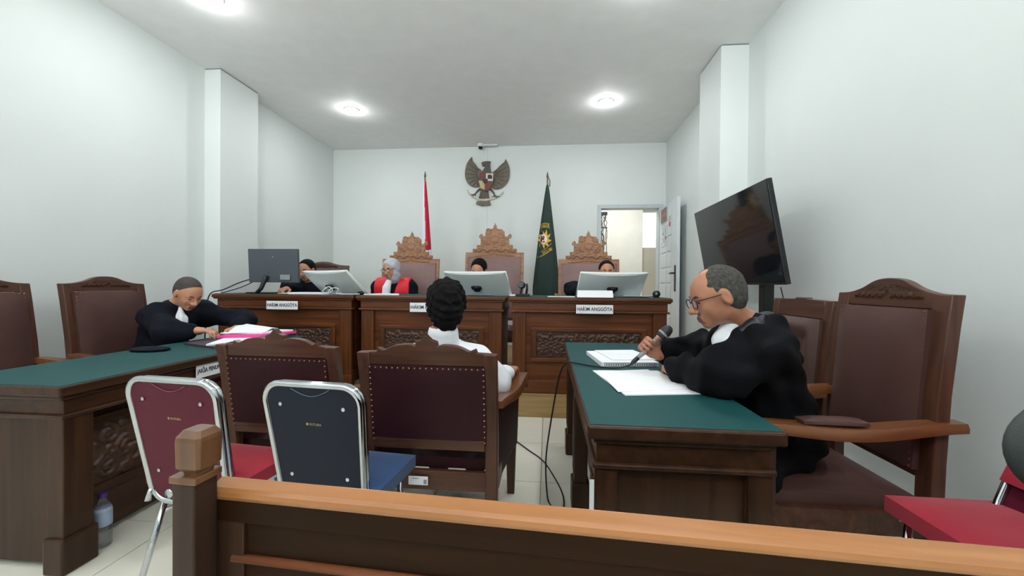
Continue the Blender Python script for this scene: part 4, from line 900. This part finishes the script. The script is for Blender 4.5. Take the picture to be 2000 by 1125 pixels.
cable('coiled white cable bundle behind the leftmost white monitor', [(-2.12, 3.66, DT+.006), (-2.16, 3.65, DT+.03), (-2.10, 3.65, DT+.075), (-2.06, 3.65, DT+.04), (-2.11, 3.64, DT+.01), (-2.06, 3.64, DT+.06), (-2.0, 3.65, DT+.055), (-2.02, 3.66, DT+.01), (-1.9, 3.64, DT+.006), (-1.78, 3.63, DT+.008)], .005, M_whitep)
cable('black cable running off the left desk corner to the black monitor', [(-2.98, 3.76, 1.24), (-3.08, 3.72, 1.20), (-3.2, 3.66, 1.13), (-3.27, 3.60, 1.10), (-3.30, 3.585, 1.0), (-3.31, 3.58, .80), (-3.33, 3.56, .3), (-3.35, 3.5, .01)], .006)
cable('second black cable lying at the left end of the judge desk', [(-2.95, 3.77, 1.22), (-3.06, 3.74, 1.16), (-3.18, 3.68, 1.11), (-3.22, 3.66, 1.10)], .005)
cable('black cable on the right judge desk', [(.70, 3.74, DT+.006), (.80, 3.70, DT+.008), (.9, 3.73, DT+.006), (.97, 3.74, DT+.01)], .005)
# bundle of wires hanging in the doorway
wb = MB(); rg = random.Random(3)
for k in range(9):
    x = .87+.1*rg.random(); pts = []
    for q in range(14): x += (rg.random()-.5)*.05; x = min(max(x, .86), .98); pts.append((x, 6.74+rg.random()*.03, 2.43-q*.06))
    wb.tube(pts, .006, 5)
wb.box2((.86, 6.73, 2.38), (.985, 6.78, 2.43)); wb.box2((.86, 6.73, 2.16), (.985, 6.76, 2.18))
tag(wb.build('hanging_wires', M_dkgrey, None), 'tangle of grey wires hanging just inside the doorway', 'wires')

# ------------------------------------------------------------------ things on the side desks and floor
TT = .7805
sheet('paper_stack', 'large white sheets lying nearest on the right green desk', [(.225, 1.975), (.30, 1.545), (.60, 1.60), (.545, 2.01)], TT, .004)
sheet('paper_sheet', 'white sheet slightly askew under the large sheets on the right desk', [(.245, 1.95), (.28, 1.58), (.57, 1.66), (.50, 2.02)], TT+.0042, .002)
nb = thing('spiral_notebook', 'thick spiral-bound papers under the microphone hand', 'notebook', (.41, 2.28, TT), .12)
MB().box((0, 0, .012), (.30, .36, .022)).build('pages', M_paper, nb); MB().box((.03, .03, .0265), (.24, .30, .005), Matrix.Rotation(.08, 3, 'Z')).build('top_sheet', M_paper, nb)
sp = MB()
for k in range(22): sp.tube([(-.13+k*.0124+.005*math.cos(a), -.182+.004*math.sin(a)*0, .012+.012*math.sin(a)) for a in [2*PI*j/6 for j in range(6)]], .0012, 4, closed=True)
sp.build('spiral', M_dkgrey, nb)['kind'] = 'stuff'
G4 = 'papers and folders piled on the left green desk'
sheet('folder', 'dark folder at the bottom of the pile by the left man', [(-2.10, 2.33), (-1.96, 2.50), (-2.05, 2.95), (-2.42, 2.80), (-2.42, 2.45)], TT, .014, 'folder', mat('dark_folder', (58,48,60), .5), group=G4)
sheet('paper_stack', 'grey-white documents lying on the dark folder', [(-2.18, 2.36), (-1.98, 2.50), (-2.02, 2.85), (-2.36, 2.78)], TT+.014, .010, group=G4)
sheet('folder', 'bright pink folder in the paper pile', [(-2.34, 2.62), (-2.08, 2.70), (-1.98, 2.98), (-2.34, 2.95)], TT+.024, .016, 'folder', M_pink, group=G4)
sheet('paper_stack', 'white papers on top of the pink folder', [(-2.40, 2.72), (-2.12, 2.78), (-2.02, 3.0), (-2.40, 2.99)], TT+.040, .010, group=G4)
o = MB().loft([[(-.12, -.10, .0), (.12, -.08, .0), (.12, -.08, .002), (-.12, -.10, .002)], [(-.12, .02, .035), (.13, .04, .018), (.13, .04, .02), (-.12, .02, .037)], [(-.10, .12, .05), (.14, .14, .006), (.14, .14, .008), (-.10, .12, .052)]]).build('paper_sheet', M_paper, None, autos=1.2); o.location = (-2.25, 2.84, TT+.048); o.rotation_euler = (0, 0, .3); tag(o, 'white page being turned by the hand of the left man', 'paper', G4)
def microphone(name, label, loc, rot, headm, bodym, L=.2):
    t = thing(name, label, 'microphone', loc); t.rotation_euler = rot
    MB().lathe([(.010, 0), (.011, .02), (.013, .06), (.016, .13), (.0175, .14)], (0,0,0), 14).build('handle', bodym, t, smooth=True)
    MB().lathe([(.0175, .14), (.022, .15), (.026, .165), (.0265, .18), (.022, .20), (.012, .212), (.001, .215)], (0,0,0), 16).build('grille', headm, t, smooth=True)
    MB().lathe([(.0235, .158), (.0275, .160), (.0275, .168), (.0235, .170)], (0,0,0), 16).build('ring', M_greyp, t, smooth=True)
    MB().lathe([(.011, 0), (.011, -.03), (.006, -.045), (.004, -.06)], (0,0,0), 10).build('plug', M_blackp, t, smooth=True)
    return t
microphone('microphone', 'silver-headed microphone lying on the left green desk', (-2.02, 2.42, TT+.026), (PI/2, 0, 1.83), M_greyp, M_blackp)
md = Vector((.565, 1.97, .981))-Vector((.432, 1.97, .850)); microphone('microphone', 'grey microphone held by the man with glasses', (.438, 1.955, .856), (0, math.atan2(md.x, md.z), 0), mat('mic_dark', (52,52,56), .5, .3), M_greyp, .2)
o = MB().ell((0, 0, .012), (.12, .075, .014), seg=18).build('cap', M_navyrobe, None, smooth=True); o.location = (-2.42, 2.22, TT-.002); tag(o, 'flat dark cloth cap lying on the left green desk', 'cap')
cable('microphone cable looping over the right desk to the floor', [(.400, 1.955, .818), (.34, 1.99, .795), (.24, 2.06, .788), (.14, 2.13, .790), (.105, 2.16, .782), (.07, 2.20, .70), (.03, 2.26, .45), (.0, 2.28, .2), (.01, 2.22, .02), (.03, 2.13, .006), (.02, 1.9, .006), (.05, 1.6, .006)], .0045)
cable('black cable curving over the floor tiles by the right desk', [(-.28, 3.1, .006), (-.13, 2.87, .006), (-.02, 2.70, .006), (.06, 2.45, .006), (.10, 2.25, .006), (.09, 2.1, .006), (.05, 1.9, .006)], .0045)
bo = thing('water_bottle', 'plastic water bottle with purple cap standing on the floor by the left desk', 'bottle', (-2.005, 1.625, 0))
MB().lathe([(.001, .002), (.028, .0), (.032, .008), (.032, .06), (.029, .07), (.032, .08), (.032, .15), (.028, .18), (.014, .21), (.013, .225)], (0,0,0), 20).build('body', mat('clear_plastic', (225,232,238), .08, trans=.9, ior=1.35, alpha=.7), bo, smooth=True)
MB().lathe([(.0328, .095), (.0332, .10), (.0332, .16), (.030, .175)], (0,0,0), 20).build('wrapper', mat('bottle_label', (150,166,190), .35, var=.2, vscale=20), bo, smooth=True)
MB().lathe([(.001, .24), (.0155, .24), (.0155, .22), (.001, .22)], (0,0,0), 16).build('cap', mat('purple_cap', (70,40,110), .4), bo)
pl = thing('inventory_tag', 'white label tag stuck on the seat rail of the middle armchair', 'label', (-.60, 1.722, .365))
pl.location = (-.565, 1.715, .327)
MB().box((0, 0, 0), (.088, .002, .038)).build('card', M_paper, pl); MB().box((.032, -.0015, -.004), (.014, .001, .02)).build('print_patch', M_greyp, pl); MB().box((-.012, -.0015, .010), (.03, .001, .003)).build('print_line', M_greyp, pl)

# ------------------------------------------------------------------ people
def unit(v): v = np.array(v, float); return v/np.linalg.norm(v)
def head_frame(yaw, pitch, roll=0):
    y, p, r = [math.radians(a) for a in (yaw, pitch, roll)]
    f = np.array([math.cos(p)*math.cos(y), math.cos(p)*math.sin(y), math.sin(p)]); l = np.array([-math.sin(y), math.cos(y), 0]); u = np.cross(f, l)
    l2 = l*math.cos(r)+u*math.sin(r); u2 = u*math.cos(r)-l*math.sin(r); return np.stack([f, l2, u2], 1)      # columns f, l, u
def add_head(sd, c, R, fat=1.0, ear=True):
    W = lambda p: np.array(c)+R @ np.array(p)
    sd.ell(W((-.014, 0, .032)), (.096, .077, .084), R, .02).ell(W((.020, 0, .0)), (.072, .064*fat, .088), R, .03)
    sd.ell(W((.022, 0, -.062)), (.056, .052*fat, .046), R, .03).ell(W((.062, 0, -.098)), (.020, .024, .018), R, .025)
    for s in (-1, 1):
        sd.ell(W((.056, s*.036, -.030)), (.026, .023, .026), R, .025)
        sd.cap(W((.079, s*.012, .016)), W((.064, s*.046, .014)), .010, .009, .016)
        sd.ell(W((.098, s*.031, -.002)), (.016, .017, .012), R, .014, 's')
        sd.ell(W((.072, s*.031, -.002)), (.0135, .0145, .0125), R, .004)
    sd.cap(W((.084, 0, .008)), W((.111, 0, -.034)), .008, .0125, .012)
    for s in (-1, 1): sd.ell(W((.099, s*.015, -.038)), (.012, .010, .009), R, .008)
    sd.cap(W((.084, -.019, -.068)), W((.084, .019, -.068)), .0085, .0085, .010).cap(W((.082, -.016, -.079)), W((.082, .016, -.079)), .0085, .0085, .008)
    sd.cap(W((.098, -.02, -.0735)), W((.098, .02, -.0735)), .003, .003, .006, 's')
    if ear:
        for s in (-1, 1):
            E = R @ np.array(((math.cos(.25), 0, math.sin(.25)), (0, 1, 0), (-math.sin(.25), 0, math.cos(.25))))
            sd.ell(W((-.006, s*.080, -.006)), (.019, .009, .033), E, .008).ell(W((.0, s*.089, -.002)), (.010, .006, .018), E, .006, 's')
def add_hand(sd, w, d, n, right, curl=(.4, .5, .4), sc=1.0, thumb=.6, spread=0.0):
    d = unit(d); n = np.array(n, float); n = unit(n-d*(n@d)); s = np.cross(d, n) if right else np.cross(n, d); w = np.array(w, float)
    R = np.stack([d, s, n], 1); sd.box(w+d*.052*sc, (.046*sc, .040*sc, .014*sc), R, .013*sc, .014); sd.cap(w-d*.02, w+d*.02, .024*sc, .026*sc, .02)
    for j, ln in enumerate((.94, 1.04, .97, .78)):
        p = w+d*(.088-.003*abs(j-1.2))*sc+s*(.030-.020*j)*sc; a = 0.0; dd = d; pts = [w+d*.05*sc+s*(.026-.017*j)*sc, p]; sp = (1.4-j)*spread
        for q, seg in enumerate((.044, .027, .022)):
            a += curl[q]*(1+.08*j); dd = d*math.cos(a)+n*math.sin(a)+s*sp; p = p+unit(dd)*seg*ln*sc; pts.append(p)
        sd.chain(pts, [.0105*sc, .0098*sc, .0088*sc, .0082*sc, .0072*sc], .004)
    b = w+d*.022*sc+s*.030*sc; p1 = b+unit(s*.75+d*.75+n*thumb*.5)*.042*sc; p2 = p1+unit(d*.8+s*.1+n*thumb)*.032*sc; p3 = p2+unit(d*.8-s*.25+n*thumb)*.026*sc
    sd.chain([b, p1, p2, p3], [.015*sc, .012*sc, .0105*sc, .009*sc], .006)
def person(label, base, head, yaw, pitch, roll, J, res=.007, skin=None, lip=None, hair=None, hair_m=None, glasses=False, robe_m=None, hands=(), cloth_off=.022, robe=True, legs=True, eyes=True, fat=1.0, folds=.006, hands_curl=(.4,.5,.4), brow=True, sleeve=1.0, trouser=False, nm_robe='robe', gl_w=None, skirt=.085):
    t = thing('person', label, 'person', base); R = head_frame(yaw, pitch, roll); W = lambda p: np.array(head)+R @ np.array(p); off = base
    P = [np.array(v, float) for v in J.values()]+[np.array(head)]; lo = np.min(P, 0)-.22; hi = np.max(P, 0)+.22; skin = skin or M_skin
    g = lambda k: np.array(J[k], float)
    sd = SDF(lo, hi, res); add_head(sd, head, R, fat)
    sd.cap(W((-.022, 0, -.055)), g('neck'), .054, .060, .03); up = unit(g('neck')-g('pelvis'))
    sd.cap(g('shL'), g('shR'), .055, .055, .04).cap(g('chest')+up*.05, g('pelvis'), .105, .115, .06).cap(g('neck')-up*.02, g('chest'), .065, .11, .05)
    for s in 'LR':
        sd.chain([g('sh'+s), g('el'+s), g('wr'+s)], [.052, .041, .027], .02)
        if legs: sd.chain([g('pelvis')+(g('sh'+s)-g('neck'))*.35, g('kn'+s), g('an'+s)], [.085, .058, .04], .03); sd.cap(g('an'+s), g('to'+s), .038, .034, .02)
    for (s, d, n, curl, th) in hands: add_hand(sd, g('wr'+s), d, n, s == 'R', curl, 1.0, th)
    def lips(cn): q = (cn-np.array(head)) @ R; return (q[:, 0] > .080) & (np.abs(q[:, 1]) < .024) & (np.abs(q[:, 2]+.0735) < .0115)
    sd.mesh('body', [skin, lip or M_lip], t, off, [lips])
    o3 = np.array(off)
    if eyes:
        for s in (-1, 1):
            MB().ell(W((.0785, s*.031, -.004))-o3, (.0085, .0115, .0055), Matrix(R.tolist()), 12).build('eye', M_eye, t, smooth=True)
    if brow:
        for s in (-1, 1): MB().tube([W((.092, s*.014, .018))-o3, W((.089, s*.032, .0225))-o3, W((.070, s*.050, .015))-o3], [.0032, .0036, .0018], 6).build('eyebrow', hair_m or M_hair, t, smooth=True)
    if hair:
        hs = SDF(np.array(head)-.17, np.array(head)+.17, min(res, .005)); T = hair['t']
        hs.ell(W((-.014-.2*T, 0, .032+.3*T)), (.096+T, .077+T*.9, .084+T), R, .02)
        hs.ell(W((-.040, 0, -.015)), (.066+T*.7, .066+T*.6, .075), R, .03)
        if hair.get('low'): hs.ell(W((-.052, 0, -.055)), (.048, .060, .062), R, .03)
        for c, r in hair['cut']: hs.ell(W(c), r, R, hair.get('k', .008), 's')
        for s in (-1, 1): hs.ell(W((.0, s*.086, -.012)), (.022, .02, .036), R, .006, 's')
        if hair.get('rough'): hs.folds(hair['rough'], [(120, 60, 40, .3, 1), (-70, 140, 90, 1.3, 1), (50, -90, 150, 2, 1)])
        hs.mesh('hair', hair_m or M_hair, t, off)
    if robe:
        rb = SDF(lo-.05, hi+.05, max(res, .007)); c = cloth_off
        rb.cap(g("shL"), g("shR"), .062+c, .062+c, .09).cap(g('chest')+up*.04, g('pelvis'), .118+c, .14+c, .08).cap(g('neck')-up*.045, g('chest'), .060+c, .125+c, .06)
        for s in 'LR':
            e = g('wr'+s)+(g('el'+s)-g('wr'+s))*.22
            rb.chain([g("sh"+s), g("el"+s), e], [.058+c, .050+c*sleeve, (.036+c*sleeve)], .08)
            if legs and not trouser: rb.chain([g('pelvis'), g('kn'+s), g('an'+s)+np.array((0, 0, .12))], [.10+c, .07+c, skirt], .06)
        rb.folds(folds, [(26, 18, 9, .5, .8), (-14, 30, 22, 1.9, .8), (60, -34, 20, 3.1, .35), (22, 19, 68, .7, .35), (-50, 60, 30, 2.2, .25)])
        # open the neck
        rb.ell(g('neck')+up*.055+np.array(R[:, 0])*.02, (.058, .058, .07), None, .015, 's')
        rb.mesh(nm_robe, robe_m or M_robe, t, off)
    if legs:
        for s in 'LR':
            sh = SDF(np.minimum(g('an'+s), g('to'+s))-.12, np.maximum(g('an'+s), g('to'+s))+.12, .008)
            a, b = g('an'+s), g('to'+s); sh.cap(a-(b-a)*.25+np.array((0,0,-.01)), b, .044, .040, .03); zf = min(a[2], b[2])-.045
            sh.clip(lambda x, y, z: -(z-zf)+0*x+0*y).clip(lambda x, y, z: (z-(a[2]+.02))+0*x+0*y).mesh('shoe', M_blackp, t, off)
        if trouser:
            tr = SDF(lo-.03, hi+.03, .009); tr.cap(g('pelvis')+np.array((0,0,.05)), g('pelvis'), .125, .13, .05)
            for s in 'LR': tr.chain([g('pelvis')+(g('sh'+s)-g('neck'))*.35, g('kn'+s), g('an'+s)+np.array((0,0,.03))], [.10, .075, .06], .04)
            tr.folds(.004, [(30, 30, 30, 0, 1), (60, -20, 30, 1, .5)]).mesh('trousers', M_trouser, t, off)
    if glasses:
        gm = MB(); w2 = .0335
        for s in (-1, 1):
            gm.tube([W((.1, s*(w2+.0245*math.copysign(abs(math.cos(a))**.8, math.cos(a))), -.004+.0195*math.copysign(abs(math.sin(a))**.8, math.sin(a))))-o3 for a in [2*PI*k/20 for k in range(20)]], .0021, 6, closed=True)
            gm.tube([W((.1, s*(w2+.024), .006))-o3, W((.088, s*.072, .008))-o3, W((.0, s*.083, .010))-o3, W((-.018, s*.082, -.006))-o3], .0019, 6)
        gm.tube([W((.1, -.010, .002))-o3, W((.103, 0, .006))-o3, W((.1, .010, .002))-o3], .002, 6)
        go = gm.build('glasses', M_blackp, t, smooth=True)
        for s in (-1, 1):
            ln = MB(); vs = [W((.1, s*(w2+.0235*math.cos(a)), -.004+.0185*math.sin(a)))-o3 for a in [2*PI*k/16 for k in range(16)]]; ln.add(vs, [list(range(16))]).build('lens', mat('clear_lens', (215,210,230), .05, alpha=.28, spec=.6), go)
    return t, W, R, g
def part_sdf(t, name, m, lo, hi, res, fn, off, label=None, **kw):
    s = SDF(lo, hi, res); fn(s); return s.mesh(name, m, t, off, label=label, **kw)

# --- the man with glasses at the right desk
B = (1.02, 1.79, 0)
J = dict(neck=(.800, 1.70, 1.045), chest=(.870, 1.735, .88), pelvis=(.99, 1.79, .58), shL=(.830, 1.590, .970), shR=(.845, 1.880, .965), elL=(.655, 1.585, .862), wrL=(.560, 1.830, .826), elR=(.760, 2.10, .862), wrR=(.540, 1.995, .872),
         knL=(.80, 1.66, .46), anL=(.86, 1.64, .09), toL=(.76, 1.63, .05), knR=(.80, 1.94, .46), anR=(.86, 1.95, .09), toR=(.76, 1.96, .05))
hA = (.672, 1.65, 1.162)
pt, W, R, g = person('man with glasses and greying hair in a black robe speaking into a microphone', B, hA, 180, -17, 2, J, res=.0055, skin=M_skin2, lip=M_lip2, hair_m=M_hair_grey, fat=1.08,
    hair=dict(t=.005, cut=[((.108, 0, .050), (.115, .072, .105)), ((.10, 0, -.06), (.105, .12, .09)), ((-.01, 0, -.125), (.15, .12, .065)), ((.06, 0, .11), (.06, .045, .05))], k=.004, rough=.0006),
    glasses=True, robe_m=M_robe, hands=[('R', (-.80, -.12, .58), (0, -1, -.05), (1.15, 1.15, .9), 1.3), ('L', (.2, .95, -.1), (0, .1, -1), (.3, .4, .3), .3)], cloth_off=.026, folds=.012)
off = np.array(B)
part_sdf(pt, 'jabot', M_white_cloth, (.56, 1.5, .80), (.85, 1.80, 1.10), .006, lambda s: s.chain([(.735, 1.655, 1.055), (.700, 1.640, .985), (.715, 1.635, .90)], [.032, .040, .045], .02).folds(.003, [(0, 160, 0, 0, 1)]), B, 'white pleated neck band')
part_sdf(pt, 'collar', mat('robe_satin', (30,33,40), .35, bump=.2, bscale=30), (.6, 1.4, .85), (1.05, 2.05, 1.2), .007, lambda s: s.chain([(.735, 1.60, 1.015), (.80, 1.595, 1.055), (.880, 1.68, 1.065), (.885, 1.78, 1.055), (.80, 1.84, 1.03), (.735, 1.80, 1.0)], [.020, .026, .030, .030, .026, .020], .03).folds(.004, [(60, 40, 20, 0, 1)]), B, 'shiny gathered black collar')

# --- the man at the left desk
DXY = np.array((-.06, -.10, 0))
B = (-3.0, 2.75, 0)
J = dict(neck=(-2.765, 2.905, 1.015), chest=(-2.84, 2.89, .85), pelvis=(-2.93, 2.86, .56), shL=(-2.73, 3.09, .955), shR=(-2.775, 2.745, .945), elL=(-2.40, 3.13, .885), wrL=(-2.34, 2.98, .845), elR=(-2.60, 2.65, .850), wrR=(-2.455, 2.74, .850),
         knL=(-2.65, 3.0, .48), anL=(-2.70, 3.0, .09), toL=(-2.60, 3.0, .05), knR=(-2.68, 2.75, .48), anR=(-2.72, 2.74, .09), toR=(-2.62, 2.74, .05))
J = {k: tuple(np.array(v)+DXY) for k, v in J.items()}
pt, W, R, g = person('robed man with cropped hair bent over papers at the left green desk', B, (-2.705, 2.77, 1.118), -14, -30, 0, J, res=.0065, skin=M_skin, hair_m=M_hair_short, fat=1.04,
    hair=dict(t=.003, cut=[((.115, 0, .0), (.095, .10, .088)), ((.10, 0, -.08), (.12, .12, .09)), ((-.01, 0, -.12), (.15, .12, .075))], k=.004),
    robe_m=M_navyrobe, hands=[('R', (.93, .16, .05), (.1, 0, -1), (.45, .6, .5), .5), ('L', (.5, -.85, 0), (0, 0, -1), (.3, .4, .3), .4)], folds=.006)
part_sdf(pt, 'jabot', M_white_cloth, (-3.0, 2.5, .70), (-2.5, 3.0, 1.1), .006, lambda s: s.chain([(-2.750, 2.74, .985), (-2.715, 2.715, .92), (-2.700, 2.70, .83)], [.030, .040, .045], .02).folds(.003, [(100, 120, 0, 0, 1)]), B, 'white pleated neck band')

# --- the seated man in white seen from behind
B = (-.515, 2.0, 0)
J = dict(neck=(-.510, 1.925, .930), chest=(-.512, 1.965, .74), pelvis=(-.515, 1.985, .53), shL=(-.655, 1.95, .815), shR=(-.355, 1.95, .815), elL=(-.755, 2.02, .70), wrL=(-.73, 2.22, .70), elR=(-.262, 2.01, .705), wrR=(-.215, 2.20, .715),
         knL=(-.62, 2.36, .50), anL=(-.64, 2.32, .09), toL=(-.65, 2.42, .05), knR=(-.41, 2.36, .50), anR=(-.42, 2.34, .09), toR=(-.42, 2.44, .05))
pt, W, R, g = person('man with thick black hair and white shirt sitting with his back to us', B, (-.497, 1.915, 1.088), 108, -4, 0, J, res=.0065, skin=M_skin2, hair_m=M_hair,
    hair=dict(t=.020, low=True, cut=[((.125, 0, -.03), (.095, .12, .10)), ((.06, 0, -.15), (.10, .12, .085))], k=.01, rough=.003), robe_m=M_white_cloth, nm_robe='shirt', cloth_off=.012, folds=.004, trouser=True,
    hands=[('R', (.15, .95, .05), (0, .1, -1), (.3, .5, .4), .3), ('L', (-.1, .95, .05), (0, .1, -1), (.3, .5, .4), .3)])
part_sdf(pt, 'collar', M_white_cloth, (-.65, 1.78, .85), (-.38, 2.1, 1.05), .005, lambda s: (s.cap((-.508, 1.912, .905), (-.505, 1.900, .962), .080, .073, .01), s.cap((-.505, 1.905, .93), (-.503, 1.89, 1.10), .063, .063, .005, 's'))[0], B)

# --- the four judges
def judge(label, hx, hz, top_hair, pitch, yaw=-90, roll=0, hy=4.3, armx=(.26, .26), **kw):
    B = (hx, 4.45, .21); y = 4.36
    J = dict(neck=(hx, y+.04, hz-.145), chest=(hx, y+.08, hz-.31), pelvis=(hx, y+.14, .82), shL=(hx+.165, y+.05, hz-.205), shR=(hx-.165, y+.05, hz-.205), elL=(hx+.235, y+.03, .94), wrL=(hx+.09, y-.06, .90), elR=(hx-.235, y+.03, .94), wrR=(hx-.09, y-.06, .90),
             knL=(hx+.12, y-.20, .70), anL=(hx+.12, y-.18, .30), toL=(hx+.12, y-.28, .26), knR=(hx-.12, y-.20, .70), anR=(hx-.12, y-.18, .30), toR=(hx-.12, y-.28, .26))
    J.update(kw.pop('moved', {})); hr = (.6, -.8, 0) if J['wrR'][2] < 1 else (.2, -1, 0)
    return (*person(label, B, (hx, hy, hz), yaw, pitch, roll, J, res=.008, hands=[('L', (-.6, -.8, 0), (0, 0, -1), (.3, .4, .3), .4), ('R', hr, (0, 0, -1), (.3, .4, .3), .4)], **kw), B, J)
HS = dict(t=.006, cut=[((.118, 0, .012), (.095, .10, .096)), ((.10, 0, -.08), (.12, .12, .09)), ((-.01, 0, -.12), (.15, .12, .075))], k=.005)
judge('robed judge whose face shows between the black and the leftmost white monitor', -2.735, 1.352, None, -14, hair=HS, robe_m=M_navyrobe, moved=dict(elR=(-2.96, 4.32, 1.15), wrR=(-2.84, 4.10, 1.135)))
judge('judge in the middle chair, only forehead and black hair above the monitor', -.752, 1.362, None, -24, yaw=-100, roll=-8, hair=dict(HS, t=.010), robe_m=M_navyrobe, glasses=True)
judge('judge in the right chair with short hair, eyes just above the monitor', .625, 1.350, None, -4, yaw=-92, hair=HS, robe_m=M_navyrobe, moved=dict(elR=(.27, 4.34, 1.155), wrR=(.33, 4.14, 1.135)))
pt, W, R, g, B, J = judge('woman judge in a grey headscarf and red yoked robe', -1.742, 1.365, None, -10, yaw=-104, roll=4, hair=None, robe_m=M_navyrobe, brow=True, glasses=True)
def scarf(s):
    s.ell(W((-.016, 0, .030)), (.108, .092, .098), R, .02).ell(W((-.010, 0, -.05)), (.080, .080, .085), R, .04).cap(W((-.01, 0, -.08)), g('neck'), .075, .085, .03)
    s.ell(W((.095, 0, -.020)), (.085, .056, .088), R, .012, 's').folds(.002, [(40, 20, 90, 0, 1), (20, 60, -60, 1, .7)])
part_sdf(pt, 'headscarf', M_hijab, np.array((-1.742, 4.3, 1.365))-(.2, .2, .28), np.array((-1.742, 4.3, 1.365))+(.2, .25, .2), .006, scarf, B)
def yoke(s):
    up = np.array((0, 0, 1.)); s.cap(g('shL'), g('shR'), .102, .102, .09).cap(g('chest')+up*.04, g('pelvis')+up*.15, .165, .17, .08).chain([g('shL'), g('elL')], [.094, .08], .08).chain([g('shR'), g('elR')], [.094, .08], .08)
    s.clip(lambda x, y, z: np.maximum(np.maximum(np.abs(x+1.742)-.20, .045-np.abs(x+1.742+(z-1.1)*-.25)), (z-1.32))+0*y).clip(lambda x, y, z: (y-4.46)+0*x+0*z)
part_sdf(pt, 'yoke', M_red_cloth, (-2.0, 4.0, .95), (-1.45, 4.6, 1.35), .007, yoke, B, 'red shoulder panels')
part_sdf(pt, 'jabot', M_white_cloth, (-1.9, 4.05, .95), (-1.55, 4.45, 1.30), .007, lambda s: s.chain([(-1.755, 4.27, 1.225), (-1.765, 4.235, 1.15), (-1.775, 4.225, 1.05)], [.034, .040, .05], .02).folds(.003, [(120, 0, 0, 0, 1)]), B, 'white neck band')
